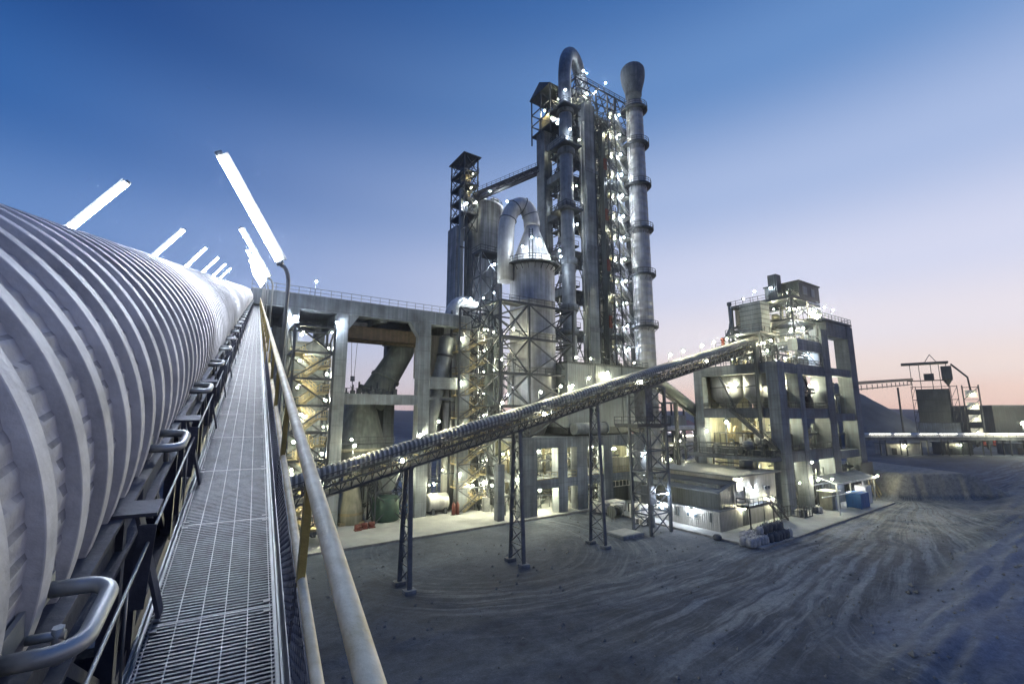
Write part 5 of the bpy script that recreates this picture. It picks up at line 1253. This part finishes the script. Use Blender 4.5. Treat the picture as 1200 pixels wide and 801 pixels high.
t = thing('rubble_lump', 57, 36.5, 0, 'single dark lump lying on the kerb in front of the shed', 'rubble'); v_, f_ = ico(.55,(56.6,36.4,.2),9,6); b = MB(); b.add([(x+.12*rnd.uniform(-1,1),y+.12*rnd.uniform(-1,1),max(0,z)) for x,y,z in v_], f_); b.build('lump', BAGD, t)

# canopy with containers
t = thing('canopy', 98, 36.5, 0, 'low sheet roofed canopy on white posts at the foot of the right building', 'canopy')
b = MB(); b.add([(89.5,35,4.4),(106.5,35,4.4),(106.5,38,5.4),(89.5,38,5.4),(89.5,35,4.25),(106.5,35,4.25),(106.5,38,5.25),(89.5,38,5.25)],[(0,1,2,3),(7,6,5,4),(0,4,5,1),(1,5,6,2),(2,6,7,3),(3,7,4,0)]); b.build('roof', ROOF, t)
b = MB(); b.box(89.5,106.5,34.9,34.99,4.15,4.45); b.build('fascia', WHITE, t)
for x in (90,95.6,101,106): MB().bar((x,35.2,.1),(x,35.2,4.2),.2).build('post', WHITE, t)
for x in (102.4,103.6,104.8): MB().bar((x,35.3,.1),(x,35.3,4.2),.16).build('post', STEEL, t)
lamp(t,89.4,35.6,5.2,'w',-.5); lamp(t,106.6,34.8,4.6,'w'); lamp(t,97,36.6,3.9,'S')
def container(u, v, m, label, w=3.4, d=2.2, h=2.6):
    t = thing('container', u, v, .12, label, 'container'); b = MB(); b.cbox(u-w/2,u+w/2,v-d/2,v+d/2,.22,h,.06); b.build('body', m, t)
    for x in (u-w/2+.05,u+w/2-.05):
        for y in (v-d/2+.05,v+d/2-.05): MB().box(x-.08,x+.08,y-.08,y+.08,.12,h+.05).build('corner_post', m, t)
    MB().box(u-w*.3,u-w*.02,v-d/2-.03,v-d/2-.005,.5,h-.3).build('door', m, t); MB().box(u+w*.02,u+w*.3,v-d/2-.03,v-d/2-.005,.5,h-.3).build('door', m, t)
container(95.8,34.4,BLUE,'blue metal container standing under the canopy edge')
container(101.2,35.3,WHITE,'white metal cabinet beside the blue container under the canopy',2.6,1.6,3.2)
t = thing('pale_hut', 91, 37, .12, 'small cream block between the concrete columns and the canopy', 'hut'); MB().cbox(88.9,92,35.6,37.6,.12,3.0,.05).build('wall', INNER, t); MB().box(88.7,92.2,35.4,37.8,3.0,3.15).build('roof', WHITE, t); MB().box(90,90.9,35.55,35.6,.2,2.2).build('door', WHITE, t)
t = thing('barrier_post', 85, 32.8, .12, 'white barrier post with horizontal bar on the pavement before the canopy', 'post'); b = MB(); b.bar((85.6,33.4,.12),(85.6,33.4,3.2),.18); b.build('post', WHITE, t); b = MB(); b.bar((82.4,34.4,3.0),(96,33.4,3.0),.12); b.build('bar', WHITE, t)
for k, (x, y) in enumerate(((84.2,36.4),(84.9,36.0),(79.4,36.8),(80,36.2))):
    small('drum_bin',x,y,.7,.7,1.0,[BAGD,BAGW,GALV,BAGD][k],['dark bin by the foot of the second concrete column','pale bin by the foot of the second concrete column','grey bin near the shed stair','dark bin near the shed stair'][k],'bin')
t = thing('fence_panel', 77.5, 36.5, 0, 'steel handrail enclosure at the foot of the shed stair', 'fence'); b = MB(); b.rail([(75.8,37.6,.12),(78.8,37.6,.12),(78.8,35.6,.12),(81.4,35.6,.12)],1.6,1.0,.05); b.build('railing', STEEL, t); MB().bar((78.8,35.6,.12),(78.8,35.6,2.4),.14).build('post', STEEL, t)
t = thing('dark_gate', 113, 35, 0, 'dark sheet wall panel with striped brace right of the canopy', 'panel'); MB().box(107.6,113.4,37.4,37.6,0,6.6).build('panel', CLADD, t)
for x in (109,110.6,112): MB().bar((x,36,0),(x,37.4,4.2),.2).build('brace', YELS, t)

# ------------------------------------------------------------------ behind: sloping duct conveyor, red roof shed, pipe racks
t = thing('pipe_conveyor', 72, 52, 18, 'sloping grey segmented conveyor tube passing behind the right building', 'conveyor')
A = Vector((58.5,47,21.6)); B_ = Vector((92,60,15.2)); b = MB(); P = []
for k in range(41):
    p = A+(B_-A)*k/40; P.append(p)
b.tube(P,[1.0+.12*(k%2) for k in range(41)],14); b.build('tube', DUCT, t)
b = MB(); b.bar(A-Vector((0,0,1.1)),B_-Vector((0,0,1.1)),.5,.5); b.build('girder', STEEL, t)
for k in (.35,.75):
    p = A+(B_-A)*k; MB().bar((p.x,p.y,0),(p.x,p.y,p.z-1.3),.5).build('leg', STEEL, t)
t = thing('red_roof_hall', 150, 110, 0, 'long low hall with a red roof and a row of lamps seen under the conveyor', 'hall')
MB().box(125,185,120,140,0,8).build('wall', CLADL, t)
b = MB(); b.add([(124,119,8),(186,119,8),(186,141,8),(124,141,8),(124,130,13.5),(186,130,13.5)],[(0,1,5,4),(2,3,4,5),(3,0,4),(1,2,5),(3,2,1,0)]); b.build('roof', REDR, t)
MB().box(124,186,118.5,118.9,7.0,7.5).build('strip_light', STRIP, t)
for k in range(7): lamp(t,130+8*k,122,10.6,'c')
t = thing('pipe_rack', 92, 75, 0, 'lit pipe rack with many steel frames behind the shed roof', 'pipe rack')
for k in range(7):
    x = 84+k*4.2; b = MB()
    b.bar((x,72,0),(x,72,12),.3); b.bar((x,78,0),(x,78,12),.3)
    for z in (4,8,12): b.bar((x,72,z),(x,78,z),.25)
    b.bar((x,72,0),(x,78,4),.14); b.bar((x,78,4),(x,72,8),.14); b.build('frame', STEEL, t)
for k, (y,z,r) in enumerate(((72.6,4.5,.4),(74,4.4,.3),(76,8.5,.5),(73,8.4,.3),(74.4,12.6,.6),(76.6,12.4,.4),(72.8,12.3,.25))):
    MB().tube([(82,y,z),(112,y,z)],r,10).build('pipe', [GALV,DUCTL,INNER][k%3], t)
for k in range(6): 
    b = MB(); x = 84+k*4.2; b.bar((x,71.9,0),(x+4.2,71.9,4),.14); b.bar((x+4.2,71.9,4),(x,71.9,8),.14); b.build('bracing', GALV, t)
for (u,v,z) in ((85,71.4,6.4),(89,71.6,10),(94,71.4,5.4),(98,71.4,9.6),(103,71.2,4),(87,74,3)): lamp(t,u,v,z,'w')
t = thing('low_building', 98, 82, 0, 'long pale flat roofed building behind the lit pipe rack', 'building'); MB().box(80,116,84,92,0,9.6).build('wall', CLADL, t); MB().box(79.6,116.4,83.6,92.4,9.6,10.2).build('roof', CON, t)
for k in range(6): MB().box(83+k*5.4,85.6+k*5.4,83.9,83.98,3,5).build('window', WIN if k % 3 == 1 else GLASS, t)
t = thing('loading_hopper', 110, 80, 0, 'small steel hopper house on legs far behind the sloping tube', 'hopper'); 
for (x,y) in ((107,79),(111,79),(111,83),(107,83)): MB().bar((x,y,0),(x,y,19),.4).build('leg', STEEL, t)
b = MB(); b.box(106.6,111.4,78.6,83.4,12.5,15.8); b.box(106.4,111.6,78.4,83.6,19,19.4); b.build('bin', CLAD, t); b = MB(); b.bar((107,79,8),(111,79,12.4),.3); b.bar((111,79,8),(107,79,12.4),.3); b.build('bracing', STEEL, t)

# ------------------------------------------------------------------ far right
def far(name, x, y, label, cat, rz=0., group=None):
    o = bpy.data.objects.new(name, None); col.objects.link(o); o.location = (x,y,0); o.rotation_euler = (0,0,rz); o['_o'] = (x,y,0); return tag(o, label, cat, group)
FY = 200.
t = far('crusher_tower', 185, FY, 'distant dark box tower with open rooftop shelter at the right edge of the plant', 'tower', -R(40)); t.scale = (.66,.66,.86)
b = MB(); b.box(177,193.5,FY,FY+9,14.5,31.5); b.build('casing', CLADD, t); b = MB(); b.box(175.5,196,FY-1,FY+10,6,14.4); b.build('base', CONL, t)
b = MB()
for x in (174.6,176.8,193.8,197): b.bar((x,FY-.6,8),(x,FY-.6,33),.35)
for z in (14.5,20,26,32.6): b.bar((174.6,FY-.6,z),(197,FY-.6,z),.3)
for (x0,x1) in ((174.6,176.8),(193.8,197)):
    for k in range(4): b.bar((x0,FY-.6,10+k*5.6),(x1,FY-.6,15.6+k*5.6),.2)
b.build('frame', STEEL, t)
b = MB()
for x in (175.4,180,186,190,193.6): b.bar((x,FY+4,31.5),(x,FY+4,44.5),.35)
b.bar((173,FY+4,36),(196,FY+4,36),.5); b.bar((183,FY+4,45),(186.4,FY+4,49.5),.35); b.bar((189.6,FY+4,45),(186.2,FY+4,49.5),.35); b.build('rooftop_frame', STEEL, t)
MB().box(171,194.8,FY,FY+10,44.5,45.4).build('shelter_roof', CLADD, t)
b = MB(); b.box(191,196,FY+2,FY+8,36.5,43); b.add([(191,FY+2,36.5),(196,FY+2,36.5),(196,FY+8,36.5),(191,FY+8,36.5),(193.5,FY+5,32.5)],[(0,4,1),(1,4,2),(2,4,3),(3,4,0)]); b.build('cyclone_bin', CLADD, t)
b = MB(); b.tube([(196,FY+4,44),(203,FY+4,37),(203.5,FY+4,30)],.5,8); b.build('pipe', STEEL, t)
b = MB(); b.box(182,187,FY+2,FY+6,36.3,39.5); b.build('machine', STEEL, t)
t = far('stair_tower', 185, FY, 'distant lit stair tower with bright lamps stacked beside the dark box tower', 'stair tower', -R(40)); t.scale = (.66,.66,.86)
b = MB()
for x in (199.5,207):
    for y in (FY,FY+4): b.bar((x,y,2),(x,y,33),.35)
for z in (8,14,20,26,32): b.box(199.5,207,FY,FY+4,z-.2,z); b.bar((199.5,FY,z-6),(207,FY,z),.3)
b.build('frame', STEEL, t)
for k, z in enumerate((10,16.5,22.5,28.5)): lamp(t,203.5,FY-.6,z,'w'); MB().box(200.5,206,FY+1.2,FY+1.4,z-1.5,z+2).build('wind_panel', WHITE, t)
t = far('far_conveyor', 160, FY+2, 'distant level conveyor gallery reaching from the right building to the dark box tower', 'conveyor')
b = MB(); b.bar((118,156,26.6),(180.5,FY+5,31.6),1.8,1.1); b.build('gallery', CLADD, t)
b = MB()
for dz in (-2.2,): b.bar((118,156,26.6+dz),(180.5,FY+5,31.6+dz),1.2,.35)
for k in range(13):
    f = k/12; p = Vector((118,156,26.2)).lerp(Vector((180.5,FY+5,31.2)), f); b.bar(p+Vector((0,0,-.4)), p+Vector((0,0,-2.2)), .18)
b.build('truss', STEEL, t)
for f in (.8,):
    p = Vector((118,156,0)).lerp(Vector((177,FY+4,0)), f); MB().bar((p.x,p.y,0),(p.x,p.y,25+3*f),.5).build('leg', STEEL, t)
# stockpile
SP = mat('stockpile_gravel', (.10,.11,.13,1), .95, 0, .3, .08, 0, .4, .8)
b = MB(); vs_p = []; n = 64; m = 14
for j in range(m+1):
    for i in range(n):
        a = 2*PI*i/n; r = 52*(1-j/m); z = 38*(j/m)**1.0*(1-.12*(j == m)); k = 1+.05*mno.noise(Vector((math.cos(a)*2,math.sin(a)*2,j*.5))); vs_p.append((200+r*k*math.cos(a)*1.0, 282+r*k*math.sin(a), z+.8*mno.noise(Vector((a*3,j,2)))-.3))
b.add(vs_p,[(j*n+i,j*n+(i+1)%n,(j+1)*n+(i+1)%n,(j+1)*n+i) for j in range(m) for i in range(n)],True)
tag(b.build('stockpile', SP), 'large dark grey conical stockpile behind the right building', 'stockpile')
# lit belt gallery along the ground
t = far('lit_gallery', 190, 178, 'long low conveyor gallery with a bright row of lights crossing the far right yard', 'conveyor')
GY = 182.; b = MB(); b.box(138,250,GY,GY+3.4,6.0,7.0); b.build('deck', CON, t)
b = MB(); 
for k in range(26):
    x = 139+k*4.4; b.bar((x,GY+.3,0),(x,GY+.3,6),.3)
b.build('leg_row', STEEL, t) if 0 else None
for k in range(14):
    x = 139+k*8.2; q = MB(); q.bar((x,GY+.3,0),(x,GY+.3,6),.32); q.bar((x,GY+3.1,0),(x,GY+3.1,6),.32); q.bar((x,GY+.3,5.4),(x,GY+3.1,5.4),.3); q.build('leg', STEEL, t)
b = MB(); b.tube([(138,GY+1.7,7.6),(250,GY+1.7,7.6)],1.2,14); b.build('cover', WHITE, t)
for k in range(12): 
    x = 141+k*9.2; MB().box(x+(k%3)*.7,x+8.2-(k%2)*1.4,GY-.35,GY-.15,8.3,8.5).build('strip_light', STRIP, t)
b = MB(); b.rail([(138,GY-.4,7.0),(250,GY-.4,7.0)],1.1,3,.05); b.build('railing', STEEL, t)
for i, (x0,x1,h,l) in enumerate(((152,166,4.2,'small grey box building under the lit gallery near the mill'),(176,187,4.4,'dark block under the middle of the lit gallery'),(203,222,4.0,'long pale shed under the lit gallery below the stair tower'),(232,244,4.2,'dark block under the right end of the lit gallery'))):
    t = far('low_block', (x0+x1)/2, GY+8, l, 'building'); MB().box(x0,x1,GY+6,GY+12,0,h).build('wall', [CLADL,CLADD,CONL,CLADD][i], t); MB().box(x0-.4,x1+.4,GY+5.6,GY+12.4,h,h+.4).build('roof', CON, t); MB().box(x0+2,x0+4,GY+5.9,GY+5.98,0,2.6).build('door', STEEL, t)
    lamp(t,(x0+x1)/2,GY+5.4,h-.6,'w')
t = far('flat_hall', 262, 235, 'long dark flat hall at the right edge of the picture under the hills', 'hall'); MB().box(248,330,236,258,0,20).build('wall', CLADD, t); MB().box(247,331,235,259,20,20.8).build('roof', CON, t); MB().box(252,258,235.8,235.95,0,6).build('door', CLAD, t)
for i, (x, y, h, l) in enumerate(((196,176,12.5,'street lamp on a mast in front of the lit gallery'),(251,215,21,'tall street lamp on a mast left of the flat dark hall'),(262,199,11,'street lamp on a mast at the right picture edge'),(219,230,19,'pair of dim mast lamps above the distant yard'))):
    t = far('street_lamp', x, y, l, 'street lamp'); b = MB(); b.tube([(x,y,0),(x,y,h)],.16,8); b.tube([(x,y,h),(x-.8,y-.4,h+.3)],.12,6); b.build('mast', GALV, t); v_, f_ = ico(.5 if i != 3 else .35,(x-.9,y-.5,h+.1)); b = MB(); b.add(v_,f_,True); b.build('bulb', WARM, t)
# distant parked vehicles with tail lights
for i, (x, y) in enumerate(((234,232),(240,233))):
    t = far('parked_truck', x, y, ['left distant dark truck with a red light below the hills','right distant dark truck beside the mast lamp'][i], 'truck'); z = 9.
    z = 0; b = MB(); b.cbox(x-2.6,x+1.2,y-1.2,y+1.2,.9,3.4,.1); b.build('body', CLADD, t); b = MB(); b.cbox(x+1.3,x+2.8,y-1.2,y+1.2,.8,2.9,.2); b.build('cab', RED, t)
    for dx in (-1.8,2): b = MB(); b.tube([(x+dx,y-1.25,.5),(x+dx,y-.9,.5)],.5,12); b.build('wheel', BLACK, t)


# ------------------------------------------------------------------ evening haze
hb = MB().box(-1560, 1560, -1560, 1560, -2.5, 118)
HZ = bpy.data.materials.new('haze_air'); HZ.use_nodes = True; _n = HZ.node_tree
_n.nodes.remove(_n.nodes['Principled BSDF']); _v = _n.nodes.new('ShaderNodeVolumePrincipled')
_v.inputs['Color'].default_value = (.86,.90,1,1); _v.inputs['Density'].default_value = .00015; _v.inputs['Anisotropy'].default_value = .85
_n.links.new(_v.outputs[0], _n.nodes['Material Output'].inputs['Volume'])
tag(hb.build('haze', HZ), kind='stuff')
